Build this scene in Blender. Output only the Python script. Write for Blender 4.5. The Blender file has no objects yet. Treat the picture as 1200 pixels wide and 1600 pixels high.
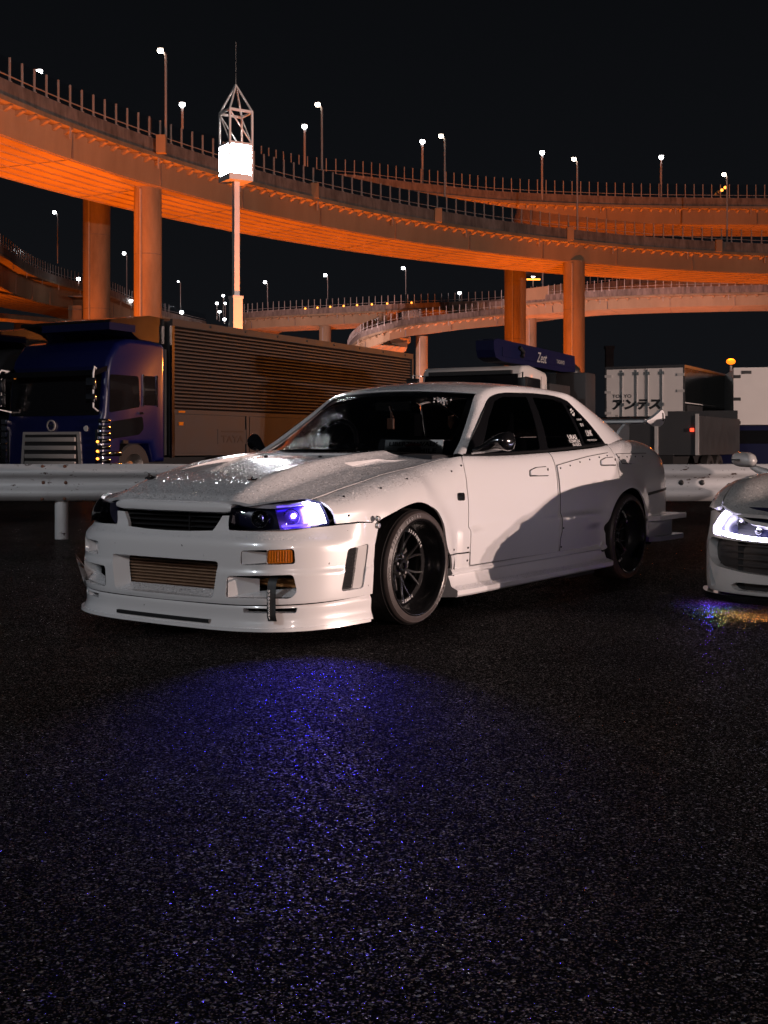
import bpy, bmesh, math, random
import numpy as np
from mathutils import Vector, Matrix
from mathutils.geometry import delaunay_2d_cdt

random.seed(7)
rng = np.random.default_rng(7)
SC = bpy.context.scene
COL = SC.collection
PI = math.pi

# ------------------------------------------------------------------ camera
F_PX, HOR, CAM_H = 1911.24, 696.65, 0.9412          # focal length and horizon row for a 1200 x 1600 frame
cam_d = bpy.data.cameras.new('camera')
cam_d.sensor_fit = 'VERTICAL'
cam_d.sensor_height = 36.0
cam_d.lens = 36.0 * F_PX / 1600.0
cam_d.shift_y = -(800.0 - HOR) / 1600.0
cam_d.clip_start = 0.05
cam_d.clip_end = 3000
cam = bpy.data.objects.new('camera', cam_d)
cam.location = (0, 0, CAM_H)
cam.rotation_euler = (PI / 2, 0, 0)
COL.objects.link(cam)
SC.camera = cam

# ------------------------------------------------------------------ night sky
world = bpy.data.worlds.new('World')
SC.world = world
world.use_nodes = True
wn, wl = world.node_tree.nodes, world.node_tree.links
wn.clear()
w_out = wn.new('ShaderNodeOutputWorld')
w_bg = wn.new('ShaderNodeBackground')
w_tc = wn.new('ShaderNodeTexCoord')
w_sep = wn.new('ShaderNodeSeparateXYZ')
w_rmp = wn.new('ShaderNodeValToRGB')
w_rmp.color_ramp.elements[0].position = 0.0
w_rmp.color_ramp.elements[0].color = (0.0058, 0.0064, 0.0080, 1)
w_rmp.color_ramp.elements[1].position = 0.40
w_rmp.color_ramp.elements[1].color = (0.0028, 0.0032, 0.0040, 1)
w_bg.inputs['Strength'].default_value = 1.0
wl.new(w_tc.outputs['Generated'], w_sep.inputs[0])
wl.new(w_sep.outputs['Z'], w_rmp.inputs[0])
wl.new(w_rmp.outputs[0], w_bg.inputs['Color'])
wl.new(w_bg.outputs[0], w_out.inputs[0])

# ------------------------------------------------------------------ view and sampling
SC.view_settings.view_transform = 'Standard'
SC.view_settings.look = 'None'
SC.view_settings.exposure = 0.0
SC.view_settings.gamma = 1.0
SC.view_settings.use_curve_mapping = False
SC.render.engine = 'CYCLES'
cy = SC.cycles
cy.use_denoising = True
try:
    cy.denoiser = 'OPENIMAGEDENOISE'
    cy.denoising_input_passes = 'RGB_ALBEDO_NORMAL'
except Exception:
    pass
cy.max_bounces = 6
cy.diffuse_bounces = 2
cy.glossy_bounces = 3
cy.transmission_bounces = 3
cy.transparent_max_bounces = 8
cy.sample_clamp_indirect = 3.0
cy.use_light_tree = True
cy.caustics_reflective = False
cy.caustics_refractive = False


# ------------------------------------------------------------------ lights (each lamp post carries its own fixture further down)
def lamp(name, kind, loc, power, color, radius=0.1, aim=None, angle=None, blend=0.3):
    d = bpy.data.lights.new(name, kind)
    d.energy = power
    d.color = color
    d.shadow_soft_size = radius
    if kind == 'SPOT':
        d.spot_size = math.radians(angle or 90)
        d.spot_blend = blend
    o = bpy.data.objects.new(name, d)
    o.location = loc
    if aim is not None:
        v = Vector(aim) - Vector(loc)
        o.rotation_euler = v.to_track_quat('-Z', 'Y').to_euler()
    COL.objects.link(o)
    return o


KEY_A = (38.5, -5.4, 3.4)       # twin floods of the parking lot lamp post, off to the right
KEY_B = (38.8, -3.2, 3.4)
lamp('parking_flood_light', 'POINT', KEY_A, 49000, (1.0, 0.72, 0.62), 0.12)
lamp('parking_flood_light', 'POINT', KEY_B, 27000, (1.0, 0.74, 0.66), 0.12)
FILL = (6.0, -32.0, 11.0)         # second lot lamp behind the camera
lamp('parking_lamp_light', 'POINT', FILL, 7000, (1.0, 0.80, 0.76), 0.3)
lamp('lot_lamp_light', 'SPOT', (-16.6, 156.4, 7.6), 46000, (1.0, 0.60, 0.56), 0.3, (6, 200, 22), 120, .5)     # lot lamps far behind the trucks
lamp('lot_lamp_light', 'SPOT', (29.4, 148.4, 7.6), 24000, (1.0, 0.60, 0.56), 0.3, (30, 185, 22), 120, .5)
lamp('sodium_beam', 'SPOT', (32.6, 50.1, 7.0), 8000, (1.0, .26, .03), .3, (-1.2, 30.5, 2.9), 17, .9)
LEFT = (-15.0, -9.0, 12.0)        # cool white lot lamp to the left of the photographer
lamp('parking_lamp_light', 'POINT', LEFT, 6500, (0.86, 0.93, 1.0), 0.3)
SODIUM = (1.0, 0.165, 0.006)


# ------------------------------------------------------------------ small helpers
def tag(o, label=None, cat=None, group=None, kind=None):
    if label: o['label'] = label
    if cat: o['category'] = cat
    if group: o['group'] = group
    if kind: o['kind'] = kind
    return o


def link(o, parent=None):
    COL.objects.link(o)
    if parent is not None:
        o.parent = parent
    return o


def thing(name, label, cat, loc=(0, 0, 0), rz=0.0, group=None, kind=None):
    o = bpy.data.objects.new(name, None)
    o.empty_display_size = 0.2
    o.location = loc
    o.rotation_euler = (0, 0, rz)
    COL.objects.link(o)
    return tag(o, label, cat, group, kind)


KIDS = {}


def copy_tree(o, parent=None):
    c = o.copy()
    COL.objects.link(c)
    if parent is not None:
        c.parent = parent
    for ch in list(o.children):
        copy_tree(ch, c)
    return c


class MB:
    """collects simple solids and links them as ONE mesh object"""
    def __init__(self):
        self.v, self.f = [], []

    def add(self, vs, fs):
        n = len(self.v)
        self.v += [tuple(p) for p in vs]
        self.f += [tuple(i + n for i in f) for f in fs]
        return self

    def box(self, a, b, M=None, bev=0.0):
        x0, y0, z0 = a; x1, y1, z1 = b
        if bev > 0:
            bm = bmesh.new()
            bmesh.ops.create_cube(bm, size=1.0)
            for v in bm.verts:
                v.co = Vector((x0 + (v.co.x + .5) * (x1 - x0), y0 + (v.co.y + .5) * (y1 - y0), z0 + (v.co.z + .5) * (z1 - z0)))
            bmesh.ops.bevel(bm, geom=bm.edges[:], offset=bev, segments=2, affect='EDGES', profile=0.6)
            bm.verts.index_update()
            vs = [v.co.copy() for v in bm.verts]
            fs = [[v.index for v in f.verts] for f in bm.faces]
            bm.free()
        else:
            vs = [Vector(p) for p in ((x0, y0, z0), (x1, y0, z0), (x1, y1, z0), (x0, y1, z0), (x0, y0, z1), (x1, y0, z1), (x1, y1, z1), (x0, y1, z1))]
            fs = [(0, 3, 2, 1), (4, 5, 6, 7), (0, 1, 5, 4), (1, 2, 6, 5), (2, 3, 7, 6), (3, 0, 4, 7)]
        if M is not None:
            vs = [M @ p for p in vs]
        return self.add(vs, fs)

    def tube(self, path, r, n=8, cap=True, close=False):
        P = [Vector(p) for p in path]
        m = len(P)
        rs = r if isinstance(r, (list, tuple)) else [r] * m
        rings = []
        up = None
        for i in range(m):
            if close:
                t = P[(i + 1) % m] - P[i - 1]
            else:
                t = P[min(i + 1, m - 1)] - P[max(i - 1, 0)]
            t.normalize()
            if up is None:
                up = t.orthogonal().normalized()
            up = (up - t * up.dot(t))
            if up.length < 1e-6: up = t.orthogonal()
            up.normalize()
            s = t.cross(up)
            rings.append([P[i] + (up * math.cos(2 * PI * k / n) + s * math.sin(2 * PI * k / n)) * rs[i] for k in range(n)])
        vs = [p for R in rings for p in R]
        fs = []
        for i in range(m if close else m - 1):
            j = (i + 1) % m
            for k in range(n):
                q = (k + 1) % n
                fs.append((i * n + k, i * n + q, j * n + q, j * n + k))
        if cap and not close:
            fs.append(tuple(range(n - 1, -1, -1)))
            fs.append(tuple((m - 1) * n + k for k in range(n)))
        return self.add(vs, fs)

    def cyl(self, a, b, r, n=16, r2=None):
        return self.tube([a, b], [r, r if r2 is None else r2], n)

    def lathe(self, prof, n=48, axis='y', M=None):
        """prof: list of (radius, along)"""
        vs, fs = [], []
        for r, h in prof:
            for k in range(n):
                a = 2 * PI * k / n
                c, s = r * math.cos(a), r * math.sin(a)
                p = {'y': (c, h, s), 'z': (c, s, h), 'x': (h, c, s)}[axis]
                vs.append(M @ Vector(p) if M is not None else Vector(p))
        for i in range(len(prof) - 1):
            for k in range(n):
                q = (k + 1) % n
                fs.append((i * n + k, i * n + q, (i + 1) * n + q, (i + 1) * n + k))
        return self.add(vs, fs)

    def prism(self, poly, axis, a, b, M=None):
        """poly extruded along axis from a to b; poly in the two other axes (x:yz, y:xz, z:xy)"""
        def pt(p, h):
            return {'x': (h, p[0], p[1]), 'y': (p[0], h, p[1]), 'z': (p[0], p[1], h)}[axis]
        n = len(poly)
        vs = [Vector(pt(p, a)) for p in poly] + [Vector(pt(p, b)) for p in poly]
        if M is not None:
            vs = [M @ p for p in vs]
        fs = [tuple(range(n)), tuple(range(2 * n - 1, n - 1, -1))]
        for i in range(n):
            j = (i + 1) % n
            fs.append((i, i + n, j + n, j))
        return self.add(vs, fs)

    def grid(self, rows, close=False):
        """rows: list of equal-length point lists"""
        m, n = len(rows), len(rows[0])
        vs = [p for r in rows for p in r]
        fs = []
        for i in range(m - 1):
            for k in range(n if close else n - 1):
                q = (k + 1) % n
                fs.append((i * n + k, i * n + q, (i + 1) * n + q, (i + 1) * n + k))
        return self.add(vs, fs)

    def blob(self, c, r, n=10, m=6):
        rx, ry, rz = r if isinstance(r, (tuple, list)) else (r, r, r)
        rows = []
        for i in range(m + 1):
            a = PI * i / m - PI / 2
            rows.append([Vector((c[0] + rx * math.cos(a) * math.cos(2 * PI * k / n), c[1] + ry * math.cos(a) * math.sin(2 * PI * k / n), c[2] + rz * math.sin(a))) for k in range(n)])
        return self.grid(rows, close=True)

    def mesh(self, name, mat, smooth=None):
        me = bpy.data.meshes.new(name)
        me.from_pydata(self.v, [], self.f)
        bm = bmesh.new()
        bm.from_mesh(me)
        bmesh.ops.remove_doubles(bm, verts=bm.verts, dist=1e-6)
        bmesh.ops.recalc_face_normals(bm, faces=bm.faces)
        bm.to_mesh(me)
        bm.free()
        for m_ in (mat if isinstance(mat, (list, tuple)) else [mat]):
            me.materials.append(m_)
        if smooth:
            for p in me.polygons: p.use_smooth = True
            me.set_sharp_from_angle(angle=math.radians(smooth))
        return me

    def build(self, name, mat, parent=None, smooth=None):
        return link(bpy.data.objects.new(name, self.mesh(name, mat, smooth)), parent)


def pch(pts):
    """smooth monotone interpolation through (x, y) pairs, vectorised"""
    pts = sorted(pts)
    X = np.array([p[0] for p in pts], float); Y = np.array([p[1] for p in pts], float)
    h = np.diff(X); d = np.diff(Y) / h
    m = np.zeros(len(X))
    m[0], m[-1] = d[0], d[-1]
    for i in range(1, len(X) - 1):
        if d[i - 1] * d[i] > 0:
            w1, w2 = 2 * h[i] + h[i - 1], h[i] + 2 * h[i - 1]
            m[i] = (w1 + w2) / (w1 / d[i - 1] + w2 / d[i])
    def f(x):
        x = np.asarray(x, float)
        xc = np.clip(x, X[0], X[-1])
        i = np.clip(np.searchsorted(X, xc) - 1, 0, len(h) - 1)
        t = (xc - X[i]) / h[i]
        y = ((1 + 2 * t) * (1 - t) ** 2 * Y[i] + t * (1 - t) ** 2 * h[i] * m[i] + t * t * (3 - 2 * t) * Y[i + 1] + t * t * (t - 1) * h[i] * m[i + 1])
        return y + np.where(x < X[0], (x - X[0]) * m[0], 0) + np.where(x > X[-1], (x - X[-1]) * m[-1], 0)
    return f


def catmull(P, n):
    """resample a 3D polyline smoothly to n points by arc length"""
    P = np.array(P, float)
    Q = np.vstack([2 * P[0] - P[1], P, 2 * P[-1] - P[-2]])
    out = []
    for i in range(1, len(Q) - 2):
        p0, p1, p2, p3 = Q[i - 1], Q[i], Q[i + 1], Q[i + 2]
        for t in np.linspace(0, 1, 24, endpoint=False):
            out.append(.5 * ((2 * p1) + (-p0 + p2) * t + (2 * p0 - 5 * p1 + 4 * p2 - p3) * t * t + (-p0 + 3 * p1 - 3 * p2 + p3) * t ** 3))
    out.append(P[-1])
    out = np.array(out)
    L = np.concatenate([[0], np.cumsum(np.linalg.norm(np.diff(out, axis=0), axis=1))])
    s = np.linspace(0, L[-1], n)
    return np.stack([np.interp(s, L, out[:, k]) for k in range(out.shape[1])], 1)


def sstep(a, b, x):
    t = np.clip((np.asarray(x, float) - a) / (b - a), 0, 1)
    return t * t * (3 - 2 * t)


def densify(loop, res):
    out = []
    n = len(loop)
    for i in range(n):
        a, b = np.array(loop[i], float), np.array(loop[(i + 1) % n], float)
        k = max(1, int(math.ceil(np.linalg.norm(b - a) / res)))
        for j in range(k):
            out.append(a + (b - a) * j / k)
    return np.array(out)


def inside(pts, loop):
    x, y = pts[:, 0], pts[:, 1]
    r = np.zeros(len(pts), bool)
    n = len(loop)
    for i in range(n):
        (x0, y0), (x1, y1) = loop[i], loop[(i + 1) % n]
        c = ((y0 > y) != (y1 > y))
        if y1 != y0:
            r ^= c & (x < (x1 - x0) * (y - y0) / (y1 - y0) + x0)
    return r


def round_poly(poly, r, k=4):
    """round the corners of a 2D polygon"""
    out = []
    n = len(poly)
    for i in range(n):
        p0, p, p1 = np.array(poly[i - 1], float), np.array(poly[i], float), np.array(poly[(i + 1) % n], float)
        d0, d1 = np.linalg.norm(p0 - p), np.linalg.norm(p1 - p)
        rr = min(r, d0 * .45, d1 * .45)
        a, b = p + (p0 - p) / d0 * rr, p + (p1 - p) / d1 * rr
        for j in range(k + 1):
            t = j / k
            out.append((1 - t) ** 2 * a + 2 * t * (1 - t) * p + t * t * b)
    return np.array(out)


def patch(name, outer, fn, mat, parent, holes=(), res=.03, lip=.012, centre=(-1.3, 0, .45), mirror=False, uscale=1.0):
    """a sheet cut to a 2D outline (with holes) and laid on the surface fn(u, v); its edges are folded in.
    holes: list of (loop, depth, scale): the hole's wall goes in by depth and closes to scale."""
    outer = densify(outer, res)
    hs = [(densify(h[0], res * .6), h[1], h[2]) for h in holes]
    loops = [outer] + [h[0] for h in hs]
    lo, hi = outer.min(0), outer.max(0)
    gx = np.arange(lo[0] + res * .5, hi[0], res); gy = np.arange(lo[1] + res * .5, hi[1], res)
    G = np.stack(np.meshgrid(gx, gy), -1).reshape(-1, 2)
    keep = inside(G, outer)
    for h in hs: keep &= ~inside(G, h[0])
    G = G[keep]
    for L in loops:
        A, B = L, np.roll(L, -1, 0)
        for a, b in zip(A, B):
            if not len(G): break
            ab = b - a
            t = np.clip(((G - a) @ ab) / max(ab @ ab, 1e-12), 0, 1)
            d = np.linalg.norm(G - (a + t[:, None] * ab), axis=1)
            G = G[d > res * .4]
    V2 = np.vstack(loops + ([G] if len(G) else []))
    E, o = [], 0
    for L in loops:
        n = len(L)
        E += [(o + i, o + (i + 1) % n) for i in range(n)]
        o += n
    vv, ee, ff, *_ = delaunay_2d_cdt([Vector(p) for p in V2], E, [], 0, 1e-7)
    V2 = np.array([(p[0], p[1]) for p in vv])
    T = np.array([f for f in ff if len(f) == 3])
    C = V2[T].mean(1)
    k = inside(C, outer)
    for h in hs: k &= ~inside(C, h[0])
    T = T[k]
    def ev(uv):
        p = fn(uv[:, 0], uv[:, 1])
        p = np.stack(p, -1) if isinstance(p, tuple) else p
        if mirror:
            p = p * np.array([1, -1, 1])
        return p
    def nrm(uv):
        e = .004
        du = ev(uv + [e, 0]) - ev(uv - [e, 0]); dv = ev(uv + [0, e]) - ev(uv - [0, e])
        n = np.cross(du, dv)
        return n / np.maximum(np.linalg.norm(n, axis=1), 1e-12)[:, None]
    P, N = ev(V2), nrm(V2)
    sgn = 1.0 if ((P - np.array(centre)) * N).sum(1).mean() > 0 else -1.0
    N *= sgn
    # make triangles face the same way
    tn = np.cross(P[T[:, 1]] - P[T[:, 0]], P[T[:, 2]] - P[T[:, 0]])
    bad = (tn * N[T[:, 0]]).sum(1) < 0
    T[bad] = T[bad][:, ::-1]
    verts = [tuple(p) for p in P]; faces = [tuple(t) for t in T]
    normals = [tuple(n) for n in N]
    def wall(L, depth, scale, is_hole):
        p, n = ev(L), nrm(L) * sgn
        if scale != 1.0:
            c = p.mean(0); dn = n.mean(0); dn /= np.linalg.norm(dn)
            q = c + (p - c) * scale - dn * depth
        else:
            q = p - n * depth
        b = len(verts); m = len(L)
        verts.extend(map(tuple, p)); verts.extend(map(tuple, q))
        normals.extend([(0, 0, 0)] * (2 * m))
        c = p.mean(0)
        for i in range(m):
            j = (i + 1) % m
            f = (b + i, b + j, b + m + j, b + m + i)
            fnv = np.cross(p[j] - p[i], q[i] - p[i])
            tow = (c - p[i]) if is_hole else (p[i] - c)
            tow = tow - n[i] * (tow @ n[i])
            faces.append(f if fnv @ tow > 0 else f[::-1])
        return q
    if lip: wall(outer, lip, 1.0, False)
    inner = []
    for L, d, s in hs: inner.append(wall(L, d, s, True))
    me = bpy.data.meshes.new(name)
    me.from_pydata(verts, [], faces)
    me.materials.append(mat)
    for p in me.polygons: p.use_smooth = True
    me.normals_split_custom_set_from_vertices(normals)
    return link(bpy.data.objects.new(name, me), parent)


def loft(name, curves, mat, parent, n=40, m=8, centre=(-1.3, 0, .45), mirror=False, bulge=0.0):
    """smooth sheet through 3D curves (each resampled to n points)"""
    C = np.array([catmull(c, n) for c in curves])
    rows = []
    for i in range(n):
        rows.append(catmull(C[:, i], m) if len(curves) > 2 else np.array([C[0, i] + (C[1, i] - C[0, i]) * t for t in np.linspace(0, 1, m)]))
    R = np.array(rows)
    if bulge:
        du = np.gradient(R, axis=0); dv = np.gradient(R, axis=1)
        N = np.cross(du, dv); N /= np.maximum(np.linalg.norm(N, axis=2, keepdims=True), 1e-9)
        if ((R - np.array(centre)) * N).sum(2).mean() < 0: N = -N
        R = R + N * (bulge * np.sin(np.linspace(0, PI, m)))[None, :, None]
    if mirror:
        R = R * np.array([1, -1, 1])
    b = MB().grid([[Vector(p) for p in r] for r in R])
    me = bpy.data.meshes.new(name)
    me.from_pydata(b.v, [], b.f)
    bm = bmesh.new(); bm.from_mesh(me)
    bm.normal_update()
    c = Vector(centre)
    if sum((f.calc_center_median() - c).dot(f.normal) for f in bm.faces) < 0:
        bmesh.ops.reverse_faces(bm, faces=bm.faces)
    bm.to_mesh(me); bm.free()
    me.materials.append(mat)
    for p in me.polygons: p.use_smooth = True
    return link(bpy.data.objects.new(name, me), parent)


def text_mesh(body, size, extrude=0.0015, bold=0.0, width=None, shear=0.0, align='LEFT'):
    cu = bpy.data.curves.new('lettering', 'FONT')
    cu.body = body
    cu.size = size
    cu.extrude = extrude
    cu.offset = bold
    cu.shear = shear
    cu.align_x = align
    cu.resolution_u = 3
    o = bpy.data.objects.new('lettering', cu)
    COL.objects.link(o)
    bpy.context.view_layer.update()
    dg = bpy.context.evaluated_depsgraph_get()
    me = bpy.data.meshes.new_from_object(o.evaluated_get(dg))
    bpy.data.objects.remove(o)
    bpy.data.curves.remove(cu)
    if width and len(me.vertices):
        xs = [v.co.x for v in me.vertices]
        k = width / max(max(xs) - min(xs), 1e-6)
        for v in me.vertices: v.co.x *= k
    return me


def text(name, body, size, loc, xdir, ydir, mat, parent=None, **kw):
    me = text_mesh(body, size, **kw)
    x, y = Vector(xdir).normalized(), Vector(ydir).normalized()
    z = x.cross(y).normalized(); y = z.cross(x)
    M = Matrix((x, y, z)).transposed().to_4x4()
    M.translation = Vector(loc)
    me.transform(M)
    me.materials.append(mat)
    me.name = name
    return link(bpy.data.objects.new(name, me), parent)


# ------------------------------------------------------------------ materials
def material(name):
    m = bpy.data.materials.new(name)
    m.use_nodes = True
    n, l = m.node_tree.nodes, m.node_tree.links
    return m, n, l, n['Principled BSDF']


def simple(name, col, rough=.5, metal=0.0, coat=0.0, noise=.0, nscale=8.0, bump=0.0, spec=.5, crough=.05):
    m, n, l, b = material(name)
    b.inputs['Base Color'].default_value = (*col, 1)
    b.inputs['Roughness'].default_value = rough
    b.inputs['Metallic'].default_value = metal
    b.inputs['Coat Weight'].default_value = coat
    b.inputs['Coat Roughness'].default_value = crough
    b.inputs['Specular IOR Level'].default_value = spec
    if noise or bump:
        tc = n.new('ShaderNodeTexCoord'); nz = n.new('ShaderNodeTexNoise')
        nz.inputs['Scale'].default_value = nscale; nz.inputs['Detail'].default_value = 5
        l.new(tc.outputs['Object'], nz.inputs['Vector'])
        if noise:
            mx = n.new('ShaderNodeMix'); mx.data_type = 'RGBA'
            mx.inputs[6].default_value = (*[c * (1 - noise) for c in col], 1)
            mx.inputs[7].default_value = (*[min(1, c * (1 + noise)) for c in col], 1)
            l.new(nz.outputs['Fac'], mx.inputs[0]); l.new(mx.outputs[2], b.inputs['Base Color'])
            mr = n.new('ShaderNodeMapRange')
            mr.inputs[3].default_value = max(.02, rough * .8); mr.inputs[4].default_value = min(1, rough * 1.2)
            l.new(nz.outputs['Fac'], mr.inputs[0]); l.new(mr.outputs[0], b.inputs['Roughness'])
        if bump:
            bp = n.new('ShaderNodeBump'); bp.inputs['Strength'].default_value = bump; bp.inputs['Distance'].default_value = .01
            l.new(nz.outputs['Fac'], bp.inputs['Height']); l.new(bp.outputs[0], b.inputs['Normal'])
    return m


def emit(name, col, strength):
    m, n, l, b = material(name)
    b.inputs['Base Color'].default_value = (*col, 1)
    b.inputs['Emission Color'].default_value = (*col, 1)
    b.inputs['Emission Strength'].default_value = strength
    return m


def paint(name, col, rough=.32, drops=True, pearl=0.0, metal=0.0, chips=False):
    """clear-coated car paint; rain beads stand where the surface looks up"""
    m, n, l, b = material(name)
    b.inputs['Base Color'].default_value = (*col, 1)
    b.inputs['Roughness'].default_value = rough
    b.inputs['Metallic'].default_value = metal
    b.inputs['Coat Weight'].default_value = 1.0
    b.inputs['Coat Roughness'].default_value = .07
    b.inputs['Specular IOR Level'].default_value = .8
    if pearl:
        lw = n.new('ShaderNodeLayerWeight'); lw.inputs[0].default_value = .35
        mx = n.new('ShaderNodeMix'); mx.data_type = 'RGBA'
        mx.inputs[6].default_value = (*col, 1)
        mx.inputs[7].default_value = (col[0] * .93, col[1] * .97, min(1, col[2] * 1.04), 1)
        l.new(lw.outputs['Facing'], mx.inputs[0]); l.new(mx.outputs[2], b.inputs['Base Color'])
    tc = n.new('ShaderNodeTexCoord')
    if chips:                                                  # stone chips through to the dark primer
        cv = n.new('ShaderNodeTexVoronoi'); cv.inputs['Scale'].default_value = 17; cv.inputs['Randomness'].default_value = 1
        cn = n.new('ShaderNodeTexNoise'); cn.inputs['Scale'].default_value = 90
        ca_ = n.new('ShaderNodeMix'); ca_.data_type = 'RGBA'; ca_.blend_type = 'LINEAR_LIGHT'; ca_.inputs[0].default_value = .012
        l.new(tc.outputs['Object'], ca_.inputs[6]); l.new(cn.outputs['Color'], ca_.inputs[7]); l.new(ca_.outputs[2], cv.inputs['Vector'])
        sc_ = n.new('ShaderNodeSeparateColor'); l.new(cv.outputs['Color'], sc_.inputs[0])
        rad = n.new('ShaderNodeMapRange'); rad.inputs[1].default_value = .55; rad.inputs[2].default_value = 1; rad.inputs[3].default_value = 0; rad.inputs[4].default_value = .085
        l.new(sc_.outputs[0], rad.inputs[0])
        lt = n.new('ShaderNodeMath'); lt.operation = 'LESS_THAN'
        l.new(cv.outputs['Distance'], lt.inputs[0]); l.new(rad.outputs[0], lt.inputs[1])
        cm = n.new('ShaderNodeMix'); cm.data_type = 'RGBA'
        src = b.inputs['Base Color'].links[0].from_socket if b.inputs['Base Color'].links else None
        if src: l.new(src, cm.inputs[6])
        else: cm.inputs[6].default_value = (*col, 1)
        cm.inputs[7].default_value = (.03, .025, .025, 1)
        l.new(lt.outputs[0], cm.inputs[0]); l.new(cm.outputs[2], b.inputs['Base Color'])
    if drops:
        geo = n.new('ShaderNodeNewGeometry'); sp = n.new('ShaderNodeSeparateXYZ')
        l.new(geo.outputs['Normal'], sp.inputs[0])
        up = n.new('ShaderNodeMapRange'); up.inputs[1].default_value = .55; up.inputs[2].default_value = .88
        l.new(sp.outputs['Z'], up.inputs[0])
        nrm = geo.outputs['Normal']
        for sc, th, amp in ((105, .45, 1.5), (210, .35, 1.1)):
            vo = n.new('ShaderNodeTexVoronoi'); vo.inputs['Scale'].default_value = sc
            l.new(tc.outputs['Object'], vo.inputs['Vector'])
            cs = n.new('ShaderNodeSeparateColor'); l.new(vo.outputs['Color'], cs.inputs[0])
            on = n.new('ShaderNodeMath'); on.operation = 'GREATER_THAN'; on.inputs[1].default_value = th
            l.new(cs.outputs[0], on.inputs[0])
            core = n.new('ShaderNodeMath'); core.operation = 'LESS_THAN'; core.inputs[1].default_value = .42
            l.new(vo.outputs['Distance'], core.inputs[0])
            k1 = n.new('ShaderNodeMath'); k1.operation = 'MULTIPLY'; l.new(on.outputs[0], k1.inputs[0]); l.new(core.outputs[0], k1.inputs[1])
            k2 = n.new('ShaderNodeMath'); k2.operation = 'MULTIPLY'; l.new(k1.outputs[0], k2.inputs[0]); l.new(up.outputs[0], k2.inputs[1])
            k3 = n.new('ShaderNodeMath'); k3.operation = 'MULTIPLY'; k3.inputs[1].default_value = amp; l.new(k2.outputs[0], k3.inputs[0])
            cv_ = n.new('ShaderNodeVectorMath'); cv_.operation = 'SUBTRACT'; cv_.inputs[1].default_value = (.5, .5, .5); l.new(vo.outputs['Color'], cv_.inputs[0])
            sc3 = n.new('ShaderNodeVectorMath'); sc3.operation = 'SCALE'; l.new(cv_.outputs[0], sc3.inputs[0]); l.new(k3.outputs[0], sc3.inputs['Scale'])
            ad = n.new('ShaderNodeVectorMath'); ad.operation = 'ADD'; l.new(nrm, ad.inputs[0]); l.new(sc3.outputs[0], ad.inputs[1])
            nrm = ad.outputs[0]
        nn = n.new('ShaderNodeVectorMath'); nn.operation = 'NORMALIZE'; l.new(nrm, nn.inputs[0])
        l.new(nn.outputs[0], b.inputs['Normal']); l.new(nn.outputs[0], b.inputs['Coat Normal'])
    return m


def dark_glass(name, tint, refl=.04, rough=.01, wet=0.0):
    m, n, l, b = material(name)
    n.remove(b)
    out = n['Material Output']
    tr = n.new('ShaderNodeBsdfTransparent'); tr.inputs[0].default_value = (*tint, 1)
    gl = n.new('ShaderNodeBsdfGlossy'); gl.inputs['Roughness'].default_value = rough
    fr = n.new('ShaderNodeFresnel'); fr.inputs['IOR'].default_value = 1.5
    mx = n.new('ShaderNodeMixShader')
    if wet:
        tc = n.new('ShaderNodeTexCoord'); vo = n.new('ShaderNodeTexVoronoi'); vo.inputs['Scale'].default_value = 230
        l.new(tc.outputs['Object'], vo.inputs['Vector'])
        mr = n.new('ShaderNodeMapRange'); mr.inputs[1].default_value = .35; mr.inputs[2].default_value = .05
        l.new(vo.outputs['Distance'], mr.inputs[0])
        bp = n.new('ShaderNodeBump'); bp.inputs['Strength'].default_value = wet; bp.inputs['Distance'].default_value = .0012
        l.new(mr.outputs[0], bp.inputs['Height'])
        l.new(bp.outputs[0], gl.inputs['Normal']); l.new(bp.outputs[0], fr.inputs['Normal'])
    l.new(fr.outputs[0], mx.inputs[0]); l.new(tr.outputs[0], mx.inputs[1]); l.new(gl.outputs[0], mx.inputs[2])
    l.new(mx.outputs[0], out.inputs[0])
    return m


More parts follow.
